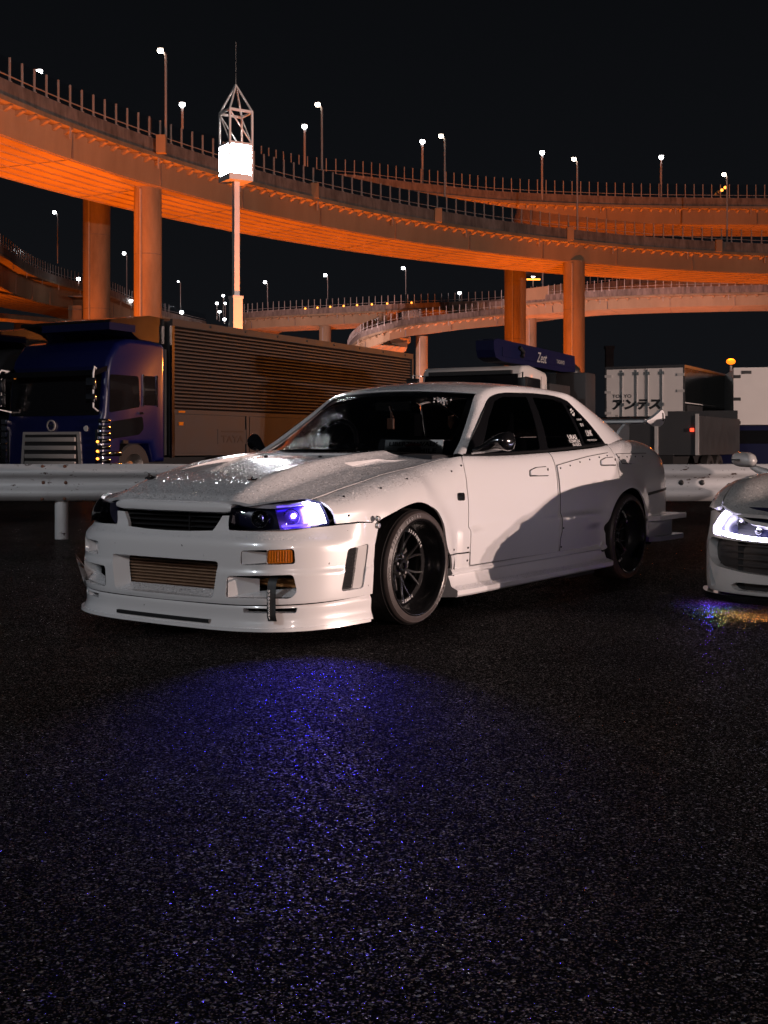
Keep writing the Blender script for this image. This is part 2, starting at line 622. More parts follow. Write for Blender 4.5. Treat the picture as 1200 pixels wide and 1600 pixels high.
def concrete(name, col, stain=.35, scale=.35):
    m, n, l, b = material(name)
    b.inputs['Roughness'].default_value = .8
    b.inputs['Specular IOR Level'].default_value = .2
    tc = n.new('ShaderNodeTexCoord')
    mp = n.new('ShaderNodeMapping'); mp.inputs['Scale'].default_value = (1, 1, .25)
    l.new(tc.outputs['Object'], mp.inputs[0])
    a = n.new('ShaderNodeTexNoise'); a.inputs['Scale'].default_value = scale * 3; a.inputs['Detail'].default_value = 7; a.inputs['Roughness'].default_value = .65
    c = n.new('ShaderNodeTexNoise'); c.inputs['Scale'].default_value = scale * .25; c.inputs['Detail'].default_value = 3
    l.new(mp.outputs[0], a.inputs['Vector']); l.new(tc.outputs['Object'], c.inputs['Vector'])
    ra = n.new('ShaderNodeValToRGB')
    ra.color_ramp.elements[0].position = .30; ra.color_ramp.elements[0].color = (*[x * (1 - stain) for x in col], 1)
    ra.color_ramp.elements[1].position = .62; ra.color_ramp.elements[1].color = (*col, 1)
    l.new(a.outputs['Fac'], ra.inputs[0])
    mx = n.new('ShaderNodeMix'); mx.data_type = 'RGBA'; mx.blend_type = 'MULTIPLY'
    mr = n.new('ShaderNodeMapRange'); mr.inputs[1].default_value = .3; mr.inputs[2].default_value = .7; mr.inputs[3].default_value = .78; mr.inputs[4].default_value = 1.05
    l.new(c.outputs['Fac'], mr.inputs[0])
    mx.inputs[0].default_value = 1
    cb = n.new('ShaderNodeCombineColor')
    for i in range(3): l.new(mr.outputs[0], cb.inputs[i])
    l.new(ra.outputs[0], mx.inputs[6]); l.new(cb.outputs[0], mx.inputs[7]); l.new(mx.outputs[2], b.inputs['Base Color'])
    bp = n.new('ShaderNodeBump'); bp.inputs['Strength'].default_value = .3; bp.inputs['Distance'].default_value = .03
    l.new(a.outputs['Fac'], bp.inputs['Height']); l.new(bp.outputs[0], b.inputs['Normal'])
    return m


def chipped_white(name, col=(.66, .66, .67)):
    """old white rail paint with rust coming through in patches"""
    m, n, l, b = material(name)
    tc = n.new('ShaderNodeTexCoord')
    mp = n.new('ShaderNodeMapping'); mp.inputs['Scale'].default_value = (1, 1, 2.2)
    l.new(tc.outputs['Object'], mp.inputs[0])
    a = n.new('ShaderNodeTexNoise'); a.inputs['Scale'].default_value = 7.0; a.inputs['Detail'].default_value = 8; a.inputs['Roughness'].default_value = .72
    l.new(mp.outputs[0], a.inputs['Vector'])
    g = n.new('ShaderNodeTexNoise'); g.inputs['Scale'].default_value = 1.6; g.inputs['Detail'].default_value = 5
    l.new(mp.outputs[0], g.inputs['Vector'])
    r = n.new('ShaderNodeValToRGB')
    r.color_ramp.elements[0].position = .615; r.color_ramp.elements[0].color = (0, 0, 0, 1)
    r.color_ramp.elements[1].position = .628; r.color_ramp.elements[1].color = (1, 1, 1, 1)
    l.new(a.outputs['Fac'], r.inputs[0])
    d = n.new('ShaderNodeMix'); d.data_type = 'RGBA'
    d.inputs[6].default_value = (*[c * .72 for c in col], 1); d.inputs[7].default_value = (*col, 1)
    l.new(g.outputs['Fac'], d.inputs[0])
    mx = n.new('ShaderNodeMix'); mx.data_type = 'RGBA'
    mx.inputs[7].default_value = (.05, .02, .012, 1)
    l.new(r.outputs[0], mx.inputs[0]); l.new(d.outputs[2], mx.inputs[6]); l.new(mx.outputs[2], b.inputs['Base Color'])
    b.inputs['Roughness'].default_value = .42
    bp = n.new('ShaderNodeBump'); bp.inputs['Strength'].default_value = .2; bp.inputs['Distance'].default_value = .004
    l.new(g.outputs['Fac'], bp.inputs['Height']); l.new(bp.outputs[0], b.inputs['Normal'])
    return m


def asphalt_mat():
    m, n, l, b = material('wet_asphalt')
    tc = n.new('ShaderNodeTexCoord')
    def math_(op, x, y=None, z=None):
        q = n.new('ShaderNodeMath'); q.operation = op
        for i, v in enumerate((x, y, z)):
            if v is None: continue
            if isinstance(v, (int, float)): q.inputs[i].default_value = v
            else: l.new(v, q.inputs[i])
        return q.outputs[0]
    def vor(s, rnd=1.0):
        v = n.new('ShaderNodeTexVoronoi'); v.inputs['Scale'].default_value = s
        l.new(tc.outputs['Object'], v.inputs['Vector'])
        c = n.new('ShaderNodeSeparateColor'); l.new(v.outputs['Color'], c.inputs[0])
        return v, c
    def noi(s, d=4, r=.55):
        v = n.new('ShaderNodeTexNoise'); v.inputs['Scale'].default_value = s; v.inputs['Detail'].default_value = d; v.inputs['Roughness'].default_value = r
        l.new(tc.outputs['Object'], v.inputs['Vector'])
        return v.outputs['Fac']
    va, ca = vor(150); vb, cb_ = vor(290); vc2, cc2 = vor(205)
    # stones of different greys; the few pale ones put wet sparkle into the colour
    ra = n.new('ShaderNodeValToRGB'); e = ra.color_ramp.elements
    e[0].position = 0; e[0].color = (.002, .002, .0025, 1)
    e[1].position = 1; e[1].color = (.30, .295, .295, 1)
    for p, c in ((.60, .002), (.90, .005), (.975, .02)):
        q = e.new(p); q.color = (c, c * .98, c * .98, 1)
    l.new(ca.outputs[0], ra.inputs[0])
    rb = n.new('ShaderNodeValToRGB'); e = rb.color_ramp.elements
    e[0].position = .82; e[0].color = (.0, .0, .0, 1)
    e[1].position = 1; e[1].color = (.24, .195, .195, 1)
    l.new(cb_.outputs[1], rb.inputs[0])
    ad = n.new('ShaderNodeMix'); ad.data_type = 'RGBA'; ad.blend_type = 'ADD'; ad.inputs[0].default_value = .55
    l.new(ra.outputs[0], ad.inputs[6]); l.new(rb.outputs[0], ad.inputs[7])
    mx = n.new('ShaderNodeMix'); mx.data_type = 'RGBA'; mx.blend_type = 'MULTIPLY'; mx.inputs[0].default_value = 1
    mr = n.new('ShaderNodeMapRange'); mr.inputs[1].default_value = .3; mr.inputs[2].default_value = .7; mr.inputs[3].default_value = .30; mr.inputs[4].default_value = 1.15
    l.new(noi(.7, 6, .62), mr.inputs[0])
    k = n.new('ShaderNodeCombineColor')
    for i in range(3): l.new(mr.outputs[0], k.inputs[i])
    l.new(ad.outputs[2], mx.inputs[6]); l.new(k.outputs[0], mx.inputs[7]); l.new(mx.outputs[2], b.inputs['Base Color'])
    glint = math_('ADD', cc2.outputs[0], math_('MULTIPLY', math_('SUBTRACT', noi(3.5, 4, .6), .5), .22))
    # each stone is a wet facet tilted its own way; some glint, the binder between them is matt
    def facet(c, amp):
        v = n.new('ShaderNodeCombineXYZ')
        for i in range(2):
            l.new(math_('MULTIPLY', math_('SUBTRACT', c.outputs[i + 1], .5), amp), v.inputs[i])
        v.inputs[2].default_value = 1.0
        q = n.new('ShaderNodeVectorMath'); q.operation = 'NORMALIZE'
        l.new(v.outputs[0], q.inputs[0])
        return q.outputs[0]
    rr = n.new('ShaderNodeMapRange'); rr.inputs[1].default_value = .84; rr.inputs[2].default_value = .88; rr.inputs[3].default_value = .95; rr.inputs[4].default_value = .15
    l.new(glint, rr.inputs[0]); l.new(rr.outputs[0], b.inputs['Roughness'])
    sp_ = n.new('ShaderNodeMapRange'); sp_.inputs[1].default_value = .84; sp_.inputs[2].default_value = .88; sp_.inputs[3].default_value = .02; sp_.inputs[4].default_value = .38
    l.new(glint, sp_.inputs[0]); l.new(sp_.outputs[0], b.inputs['Specular IOR Level'])
    h = math_('ADD', math_('MULTIPLY', math_('SUBTRACT', 1.0, va.outputs['Distance']), .9), math_('MULTIPLY', noi(24, 5), .8))
    bp = n.new('ShaderNodeBump'); bp.inputs['Strength'].default_value = .8; bp.inputs['Distance'].default_value = .006
    l.new(h, bp.inputs['Height']); l.new(facet(cc2, 1.15), bp.inputs['Normal']); l.new(bp.outputs[0], b.inputs['Normal'])
    return m


M = dict(
    white=paint('pearl_white_paint', (.78, .76, .75), .30, True, 1),
    chipped=paint('stone_chipped_white_paint', (.78, .76, .75), .30, True, 1, 0, True),
    white_in=simple('white_underside_paint', (.66, .64, .63), .5),
    film=paint('pearl_film', (.60, .66, .66), .28, False, 1),
    silver=paint('silver_grey_paint', (.55, .54, .53), .38, True),
    black=simple('black_plastic', (.012, .012, .013), .45),
    deep=simple('dark_underbody', (.006, .006, .007), .8),
    gloss=simple('gloss_black', (.006, .006, .007), .12, coat=1),
    trim=simple('black_window_trim', (.010, .010, .011), .3),
    seat=simple('seat_cloth', (.02, .02, .024), .85),
    rubber=simple('tyre_rubber', (.020, .018, .018), .62, noise=.25, nscale=30),
    wall=simple('tyre_sidewall_rubber', (.055, .044, .042), .5, noise=.2, nscale=40),
    rim=simple('black_rim_lacquer', (.010, .010, .011), .22, coat=.8),
    steel=simple('bare_steel', (.35, .34, .33), .35, 1.0, noise=.15, nscale=20),
    chrome=simple('chrome', (.75, .75, .76), .08, 1.0),
    copper=simple('copper_pipe', (.55, .26, .10), .3, 1.0),
    core=simple('intercooler_fins', (.36, .22, .14), .5, .55, noise=.35, nscale=40),
    amber=simple('amber_lens', (.55, .15, .01), .15, coat=1),
    ink=simple('white_print', (.62, .62, .62), .5),
    inkgrey=simple('grey_print', (.30, .29, .29), .6),
    inkblack=simple('black_print', (.01, .01, .012), .5),
    plate=simple('grey_sign_plate', (.62, .63, .63), .4),
    red=simple('red_cloth', (.25, .015, .012), .6),
    brown=simple('brown_leather', (.16, .06, .03), .5),
    glass=dark_glass('tinted_glass', (.42, .42, .43)),
    shade=dark_glass('smoked_rear_glass', (.035, .035, .04)),
    wetglass=dark_glass('wet_windscreen', (.72, .72, .73), wet=.25),
    clear=dark_glass('clear_lens', (.86, .86, .90)),
    smoked=dark_glass('smoked_lens', (.30, .28, .28)),
    housing=simple('headlamp_housing', (.008, .009, .03), .3),
    reflector=simple('lamp_reflector', (.7, .7, .72), .12, 1.0),
    conc=concrete('viaduct_concrete', (.37, .30, .21)),
    conc2=concrete('girder_paint', (.43, .33, .22), .18, .2),
    dirty=concrete('weathered_parapet', (.30, .27, .25), .6, .6),
    rail=chipped_white('chipped_rail_paint'),
    post=simple('galvanised_post', (.42, .41, .40), .5, .0, noise=.2, nscale=5),
    bar=simple('pale_grille_metal', (.42, .38, .36), .4, .3),  # pale colour stands in for the shine of chrome
    mast=simple('mast_white_paint', (.80, .78, .77), .5, noise=.12, nscale=2),
    pane=dark_glass('fence_glass', (.80, .80, .82), rough=.1),
    blue=paint('truck_blue_paint', (.002, .004, .050), .3, False),
    navy=simple('navy_crane_paint', (.002, .004, .030), .6, spec=.2),
    twhite=simple('truck_white_paint', (.60, .57, .55), .35, coat=.3, noise=.08, nscale=2),
    tdark=simple('truck_dark_paint', (.03, .028, .03), .4, coat=.3),
    alu=simple('corrugated_aluminium', (.42, .37, .34), .22, 1.0),
    alu2=simple('plain_aluminium', (.045, .045, .048), .5, .4, noise=.2, nscale=3),
    inox=simple('polished_stainless', (.45, .42, .40), .16, 1.0, noise=.15, nscale=2),
    grey=simple('grey_steel_panel', (.028, .028, .030), .55, noise=.2, nscale=3),
    bldg=concrete('far_building', (.14, .14, .145), .3),
    asphalt=asphalt_mat(),
    e_mast=emit('floodlight_glow', (.93, .95, 1.0), 110),
    e_lamp=emit('lamp_glow', (.95, .97, 1.0), 22),
    e_warm=emit('warm_lamp_glow', (1.0, .86, .70), 22),
    e_sod=emit('sodium_glow', (1.0, .21, .010), 1.7),
    e_hid=emit('headlamp_white_glow', (.72, .70, 1.0), 24),
    e_vio=emit('headlamp_violet_glow', (.16, .09, 1.0), 2.2),
    e_vio2=simple('violet_reflector', (.20, .11, .95), .3, .7),
    e_bulb=emit('headlamp_bulb_glow', (.55, .45, 1.0), 60),
    e_drl=emit('led_strip_glow', (.76, .70, 1.0), 30),
    e_red=emit('tail_lamp_glow', (1.0, .05, .02), 3),
    e_amb=emit('marker_lamp_glow', (1.0, .30, .04), 4),
    tail=simple('tail_lamp_lens', (.25, .01, .01), .12, coat=1),
    disc=simple('brake_disc', (.22, .21, .21), .35, 1.0),
    haze_orange=simple('rendered_wall', (.30, .25, .2), .8),
)


def at(px, Y, py=None, Z=None):
    """point at depth Y seen at photo column px (and row py)"""
    return Vector(((px - 600) / F_PX * Y, Y, CAM_H + (HOR - py) * Y / F_PX if Z is None else Z))


# ================================================================== the white saloon car
def build_saloon():
    H = (-.5807, -.8141)
    car = thing('saloon_car', 'lowered white four door saloon with one violet lit headlight parked on wet asphalt', 'car',
                (-.5313, 6.935, 0), math.atan2(H[1], H[0]))
    W_ = M['white']

    def catu(P, per=6):
        P = np.array(P, float)
        Q = np.vstack([2 * P[0] - P[1], P, 2 * P[-1] - P[-2]])
        out = []
        for i in range(1, len(Q) - 2):
            p0, p1, p2, p3 = Q[i - 1], Q[i], Q[i + 1], Q[i + 2]
            for t in np.linspace(0, 1, per, endpoint=False):
                out.append(.5 * ((2 * p1) + (-p0 + p2) * t + (2 * p0 - 5 * p1 + 4 * p2 - p3) * t * t + (-p0 + 3 * p1 - 3 * p2 + p3) * t ** 3))
        out.append(P[-1])
        return np.array(out)

    # ---------------- bumper surface: plan curve swept up an inset profile
    plan = catmull([(1.0, -.2), (1.004, 0), (1.0, .2), (.990, .36), (.970, .50), (.928, .63), (.862, .73), (.775, .80), (.66, .845), (.52, .873), (.40, .886), (.25, .892)], 400)
    i0 = int(np.argmin(np.abs(plan[:, 1])))
    plan = plan[i0:]
    plan[0, 1] = 0
    S = np.concatenate([[0], np.cumsum(np.linalg.norm(np.diff(plan, axis=0), axis=1))])
    tg = np.gradient(plan, S, axis=0)
    NX, NY = tg[:, 1], -tg[:, 0]
    s_y = lambda y: float(np.interp(y, plan[:, 1], S))
    s_x = lambda x: float(np.interp(-x, -plan[:, 0], S))
    inset = pch([(.02, 0), (.165, .010), (.20, .001), (.25, 0), (.43, 0), (.465, .002), (.482, .008), (.50, .024), (.52, .044), (.55, .057), (.62, .064)])

    def bump(s, z):
        a = np.abs(s)
        x, y = np.interp(a, S, plan[:, 0]), np.interp(a, S, plan[:, 1])
        nx, ny = np.interp(a, S, NX), np.interp(a, S, NY)
        fade = sstep(.50, .72, x)
        d = np.where(z > .46, inset(z) * fade, inset(z)) - .005 * (1 - sstep(.338, .350, z))
        # soft brow above the side vent
        d = d - .006 * np.exp(-((x - .52) / .10) ** 2) * np.exp(-((z - .34) / .16) ** 2)
        return (x - nx * d, (y - ny * d) * np.where(s < 0, -1, 1), z + 0 * s)

    def lipf(s, z):
        a = np.abs(s)
        x, y = np.interp(a, S, plan[:, 0]), np.interp(a, S, plan[:, 1])
        nx, ny = np.interp(a, S, NX), np.interp(a, S, NY)
        e = pch([(0, .016), (.2, .007), (.55, .009), (.78, .004), (.88, -.005), (1.0, -.007)])(1 - (z - .062) / .122)
        return (x - nx * e, (y - ny * e) * np.where(s < 0, -1, 1), z + .022 * sstep(.3, 1.5, a))

    def sym(pts):
        """right half outline (s, z) from the centre line outward and back -> closed outline over both halves"""
        return [(s, z) for s, z in pts] + [(-s, z) for s, z in reversed(pts)]

    # outline of the half bumper: bottom centre -> rear bottom -> top -> grille
    sE = s_x(.430)
    half = [(0, .176), (s_y(.5), .180), (s_x(.70), .196), (sE, .208), (s_x(.425), .30), (s_x(.405), .45), (s_x(.372), .553),
            (s_x(.40), .558), (s_x(.50), .562), (s_x(.60), .557), (s_x(.70), .549), (s_y(.735), .543), (s_y(.66), .537), (s_y(.53), .532), (s_y(.415), .533),
            (s_y(.420), .602), (s_y(.352), .600), (s_y(.30), .526), (s_y(.15), .519), (0, .517)]
    ic = round_poly([(-.375, .383), (.375, .383), (.345, .204), (-.345, .204)], .022)
    def mirror_loop(L): return [(-s, z) for s, z in L][::-1]
    duct = round_poly([(s_y(.43), .316), (s_y(.60), .324), (s_y(.735), .330), (s_y(.748), .245), (s_y(.725), .216), (s_y(.42), .210)], .02)
    sig = round_poly([(s_y(.503), .440), (s_y(.738), .452), (s_y(.742), .380), (s_y(.500), .370)], .016)
    vent = round_poly([(s_x(.595), .440), (s_x(.452), .458), (s_x(.500), .242), (s_x(.640), .236)], .018)
    holes = [(ic, .07, .86), (duct, .09, .90), (sig, .05, .90), (vent, .05, .92)]
    holes += [(mirror_loop(h), d, k) for h, d, k in holes[1:]]
    half2 = half
    outer = sym(half2)
    patch('front_bumper', outer, bump, M['chipped'], car, holes, res=.022, lip=.02, centre=(0, 0, .35))

    # lip under the bumper with two slots a side
    lo = [(0, .064), (s_y(.5), .064), (s_x(.70), .064), (s_x(.425), .064), (s_x(.425), .184), (s_x(.70), .176), (s_y(.5), .172), (0, .172)]
    slot1 = round_poly([(s_y(.512), .140), (s_y(.635), .140), (s_y(.635), .174 - .012), (s_y(.512), .162)], .006)
    slot2 = round_poly([(s_y(.650), .140), (s_y(.745), .138), (s_y(.750), .163), (s_y(.650), .162)], .006)
    hl_ = [(slot1, .05, 1.0), (slot2, .05, 1.0), (mirror_loop(slot1), .05, 1.0), (mirror_loop(slot2), .05, 1.0)]
    lipo = patch('front_lip', sym(lo), lipf, M['chipped'], car, hl_, res=.02, lip=.02, centre=(0, 0, .12))
    # flat splitter plate below, with the dark gap over its middle
    pl = []
    for s in np.linspace(-s_x(.44), s_x(.44), 61):
        x, y, z = lipf(np.array([s]), np.array([.064]))
        pl.append((float(x[0]), float(y[0]), float(z[0])))
    b = MB()
    rows = [[Vector((x - .30, y * .75, z + .008)) for x, y, z in pl], [Vector((x + .012, y * 1.008, z + .006)) for x, y, z in pl],
            [Vector((x + .014, y * 1.010, z - .010)) for x, y, z in pl], [Vector((x - .30, y * .75, z - .012)) for x, y, z in pl]]
    b.grid(rows)
    b.build('splitter', M['chipped'], car, 40)
    b = MB()
    gp = [p for p in pl if abs(p[1]) < .36]
    b.grid([[Vector((x + .0045, y, .083)) for x, y, z in gp], [Vector((x + .0045, y, .099)) for x, y, z in gp], [Vector((x - .02, y, .099)) for x, y, z in gp]])
    b.build('splitter_gap', M['deep'], car)

    # intercooler core: bars and fins really stand there
    b = MB()
    b.box((.855, -.34, .20), (.885, .34, .40))
    b.build('intercooler_back', M['deep'], car)
    for k in range(11):
        z = .212 + k * .0158
        MB().box((.885, -.325, z), (.918, .325, z + .0065)).build('intercooler_bar', M['core'], car)
    b = MB()
    for k in range(80):
        y = -.32 + k * .0081
        b.box((.888, y, .208), (.906, y + .002, .388))
    tag(b.build('intercooler_fins', M['core'], car), kind='stuff')
    # white scoops inside the openings
    def ob(s, z, dep): 
        x, y, zz = bump(np.array([s]), np.array([z])); a = abs(s)
        nx, ny = np.interp(a, S, NX), np.interp(a, S, NY)
        return Vector((float(x[0]) - dep, (float(y[0]) - ny * dep * .2 * (1 if s > 0 else -1)), z))
    b = MB().grid([[Vector((.985 - .0, y, .206)) for y in np.linspace(-.345, .345, 9)], [Vector((.918, y * .97, .236)) for y in np.linspace(-.345, .345, 9)]])
    b.build('intercooler_ledge', W_, car)
    for sd in (1, -1):
        q = lambda y, z, d_: ob(sd * s_y(y), z, d_)
        MB().grid([[q(.505, .372, .004), q(.505, .438, .004)], [q(.622, .383, .05), q(.622, .43, .05)]]).build('signal_scoop', W_, car)
        MB().grid([[q(.620, .378, .052), q(.620, .444, .052)], [q(.628, .379, .004), q(.628, .446, .004)]]).build('signal_scoop', W_, car)
        MB().grid([[q(.432, .213, .003), q(.432, .314, .003)], [q(.545, .240, .085), q(.545, .300, .085)]]).build('duct_scoop', W_, car)
        MB().grid([[q(.432, .213, .003), q(.545, .240, .085)], [q(.735, .222, .003), q(.735, .262, .085)]]).build('duct_scoop', W_, car)
    # side brake ducts: orange pipe, bracket, strap
    for sd in (1, -1):
        b = MB().box((.60, .42, .16), (.735, .73, .46)) if sd > 0 else MB().box((.60, -.73, .16), (.735, -.42, .46))
        b.build('duct_back', M['deep'], car)
    b = MB().tube([(.845, .50, .285), (.835, .60, .284), (.80, .70, .283), (.77, .75, .283)], .024, 14)
    b.build('orange_duct_pipe', M['copper'], car, 40)
    MB().box((.84, .52, .315), (.875, .60, .328)).build('duct_bracket', M['steel'], car)
    # tow strap hangs out of the duct
    sp_ = [(.84, .645, .325), (.905, .652, .31), (.925, .655, .25), (.933, .662, .19), (.94, .668, .14), (.936, .672, .112)]
    sp_ = catmull(sp_, 16)
    b = MB()
    dv = Vector((-.42, .9, 0)).normalized() * .021
    b.grid([[Vector(p) - dv for p in sp_], [Vector(p) + dv for p in sp_]])
    b.grid([[Vector(p) - dv - Vector((.003, .001, 0)) for p in sp_], [Vector(p) + dv - Vector((.003, .001, 0)) for p in sp_]])
    st = b.build('tow_strap', M['black'], car, 60)
    text('strap_lettering', '326power', .034, (.945, .650, .262), (0.06, .08, -1), (.42 * 1, -.9 * -1, .08), M['ink'], st, extrude=.0008, bold=.0004)

    # turn signals, one amber lamp a side
    def on_bump(s, z, out=.0):
        x, y, zz = bump(np.array([s]), np.array([z])); a = abs(s)
        nx, ny = np.interp(a, S, NX), np.interp(a, S, NY)
        sg = 1 if s >= 0 else -1
        return Vector((float(x[0]) + nx * out, float(y[0]) + ny * out * sg, z))
    for sd in (1, -1):
        def sgf(s, z, sd=sd):
            x, y, zz = bump(s, z)
            return (x - .006 * .7, y - sd * .004, zz)
        Lp = round_poly([(s_y(.636), .444), (s_y(.733), .447), (s_y(.735), .386), (s_y(.632), .381)], .012)
        if sd < 0: continue
        o = patch('turn_signal', Lp, sgf, M['amber'], car, res=.012, lip=.03, centre=(0, 0, .35))
        b = MB()
        for k in range(9):
            s = s_y(.642) + k * (s_y(.728) - s_y(.642)) / 8
            p, q = on_bump(s, .388, -.005), on_bump(s, .442, -.005)
            b.cyl(p, q, .0022, 6)
        b.build('lens_ribs', M['amber'], o, 60)
    for sd in (1, -1):
        # vent mesh: real wires, and the bright fin beside it
        b = MB()
        sa, sb = s_x(.595), s_x(.52)
        for k in range(12):
            t = k / 11
            top = on_bump(sd * (s_x(.588) * (1 - t) + s_x(.51) * t), .440, -.022)
            bot = on_bump(sd * (s_x(.632) * (1 - t) + s_x(.555) * t), .244, -.022)
            b.cyl(top, bot, .0016, 5)
        for k in range(30):
            t = k / 29; z = .246 + t * .192
            xa = .632 + (.588 - .632) * t
            b.cyl(on_bump(sd * s_x(xa), z, -.022), on_bump(sd * s_x(xa - .078), z, -.022), .0016, 5)
        tag(b.build('vent_mesh', M['grey'], car), kind='stuff')
        b = MB()
        pts = [on_bump(sd * s_x(.512), .445, -.03), on_bump(sd * s_x(.458), .452, -.006), on_bump(sd * s_x(.500), .244, -.006), on_bump(sd * s_x(.556), .244, -.03)]
        b.grid([[pts[0], pts[1]], [pts[3], pts[2]]])
        b.build('vent_fin', W_, car)
        pts = [on_bump(sd * s_x(.64), .46, -.05), on_bump(sd * s_x(.45), .47, -.05), on_bump(sd * s_x(.49), .23, -.05), on_bump(sd * s_x(.66), .23, -.05)]
        MB().grid([[pts[0], pts[1]], [pts[3], pts[2]]]).build('vent_back', M['deep'], car)
    # torn canard on the far corner
    b = MB()
    q = [(.935, -.655, .205), (.76, -.755, .180), (.79, -.86, .315), (.82, -.865, .348), (.905, -.755, .338)]
    b.add([Vector(p) for p in q] + [Vector(p) - Vector((.006, 0, .010)) for p in q], [(0, 1, 2, 3, 4), (9, 8, 7, 6, 5)] + [(i, i + 5, (i + 1) % 5 + 5, (i + 1) % 5) for i in range(5)])
    tag(b.build('canard', M['gloss'], car), 'scuffed dark canard torn loose from the bumper corner')

    # ---------------- flank surface (x along, v up the section)
    ye = pch([(.70, .700), (.617, .700), (.43, .705), (.235, .712), (.1, .720), (-.21, .728), (-.42, .742), (-.56, .784), (-.65, .790), (-2.3, .790), (-2.5, .765), (-2.7, .722), (-3.0, .668), (-3.3, .640), (-3.49, .60)])
    ze = pch([(.70, .678), (.617, .688), (.43, .727), (.235, .763), (.105, .790), (-.21, .831), (-.45, .868), (-.58, .884), (-.9, .882), (-1.58, .898), (-2.3, .930), (-2.5, .945), (-2.75, .970), (-3.0, .985), (-3.2, .982), (-3.35, .970), (-3.49, .946)])
    wb = pch([(.75, .780), (.64, .812), (.55, .840), (.40, .862), (.2, .868), (0, .870), (-.4, .862), (-.55, .858), (-1.5, .860), (-2.1, .862), (-2.665, .868), (-3.0, .858), (-3.25, .850), (-3.40, .832), (-3.47, .800), (-3.52, .745)])
    hc = pch([(.75, .09), (.60, .10), (.3, .15), (-.3, .20), (-.55, .14), (-.8, .13), (-2.2, .14), (-2.6, .22), (-3.2, .24), (-3.5, .22)])
    pz = pch([(.1, -.05), (.18, -.030), (.30, -.010), (.44, 0), (.62, .002), (.70, -.003), (.80, -.018), (.95, -.06)])

    def flank_y(x, z):
        rf = np.hypot(x - .03, (z - .30)); rr = np.hypot(x + 2.63, z - .31)
        y = wb(x) + pz(z)
        y = y + .024 * np.exp(-(np.maximum(rf - .335, 0) / .075) ** 2) + .022 * np.exp(-(np.maximum(rr - .335, 0) / .085) ** 2)
        zc = .471 + .023 * (-.53 - x) / 1.06
        y = y + .016 * (1 - sstep(zc - .006, zc + .006, z)) * sstep(-.40, -.44, x) * (1 - sstep(-2.25, -2.35, x))
        y = y - .0 * x
        z2 = .385 + .035 * (-1.62 - x) / .6
        y = y - .007 * (1 - sstep(z2 - .008, z2 + .004, z)) * sstep(-1.61, -1.62, x) * sstep(-2.5, -2.4, x)
        return y

    def flank(x, v, off=0.0):
        x = np.asarray(x, float); v = np.asarray(v, float)
        h = hc(x); zt, yt = ze(x), ye(x)
        zA = zt - h
        yA = flank_y(x, zA)
        sl = (flank_y(x, zA + .002) - flank_y(x, zA - .002)) / .004
        t = np.clip((v - zA) / (1.25 * h), 0, 1.2)
        cyy, cz = yA + sl * .82 * h, zA + .86 * h
        yB = (1 - t) ** 2 * yA + 2 * t * (1 - t) * cyy + t * t * yt
        zB = (1 - t) ** 2 * zA + 2 * t * (1 - t) * cz + t * t * zt
        lo_ = v <= zA
        y = np.where(lo_, flank_y(x, np.minimum(v, zA)), yB)
        z = np.where(lo_, v, zB)
        return (x, y + off, z + off * .3 * (~lo_))

    vtop = lambda x: float(ze(x) + .25 * hc(x))

    def vz(x, z):
        vs = np.linspace(.1, vtop(x), 300)
        return float(np.interp(z, flank(np.full(300, x), vs)[2], vs))
    g = .004                                                  # shut line half gap
    top = lambda a, b_, n: [(x, vtop(x) - g) for x in np.linspace(a, b_, n)]
    arch_f = [(.388, .552), (.307, .583), (.23, .607), (.15, .626), (.08, .637), (.012, .640), (-.07, .627), (-.148, .597), (-.195, .555), (-.227, .508), (-.242, .46), (-.255, .415), (-.280, .370), (-.300, .349)]
    def soft(P, k=4):
        return [tuple(p) for p in catmull(P, len(P) * k)]
    fender = [(.668, .672), (.655, .64), (.640, .60), (.630, .562), (.50, .568), (.395, .562)] + soft(arch_f) + [(-.526, .349), (-.522, .60), (-.515, .70), (-.517, .78), (-.53, .85), (-.565, vtop(-.565) - g)] + top(-.55, .655, 34)
    fd = [(-.545, .272), (-.534, .35), (-.530, .60), (-.523, .70), (-.525, .78), (-.538, .85), (-.575, vtop(-.575) - g)] + top(-.60, -1.60, 20) + [(-1.603, .80), (-1.598, .60), (-1.598, .272)]
    arch_r = [(-2.24, .350), (-2.225, .399), (-2.315, .476), (-2.365, .53), (-2.411, .572), (-2.475, .610), (-2.548, .634), (-2.61, .645), (-2.668, .648), (-2.74, .638), (-2.811, .612), (-2.87, .57), (-2.916, .520), (-2.95, .45), (-2.970, .385), (-2.978, .32), (-2.980, .272)]
    rd = [(-1.608, .272), (-1.608, .60), (-1.613, .80)] + top(-1.613, -2.525, 20) + [(-2.530, .88), (-2.525, .80), (-2.50, .72), (-2.46, .645)] + [(-2.417, .580)] + soft(arch_r[:4][::-1]) + [(-2.24, .30), (-2.22, .272)]
    qp = [(-2.534, vtop(-2.534) - g)] + top(-2.56, -3.47, 22) + [(-3.485, .88), (-3.49, .75), (-3.488, .622), (-3.01, .588), (-2.966, .40)] + soft(arch_r[5:14][::-1][1:]) + [(-2.468, .645), (-2.508, .72), (-2.533, .80), (-2.538, .88)]
    rbm = [(-2.974, .392), (-3.013, .580), (-3.485, .612), (-3.50, .50), (-3.49, .42), (-3.48, .275), (-2.984, .275)]
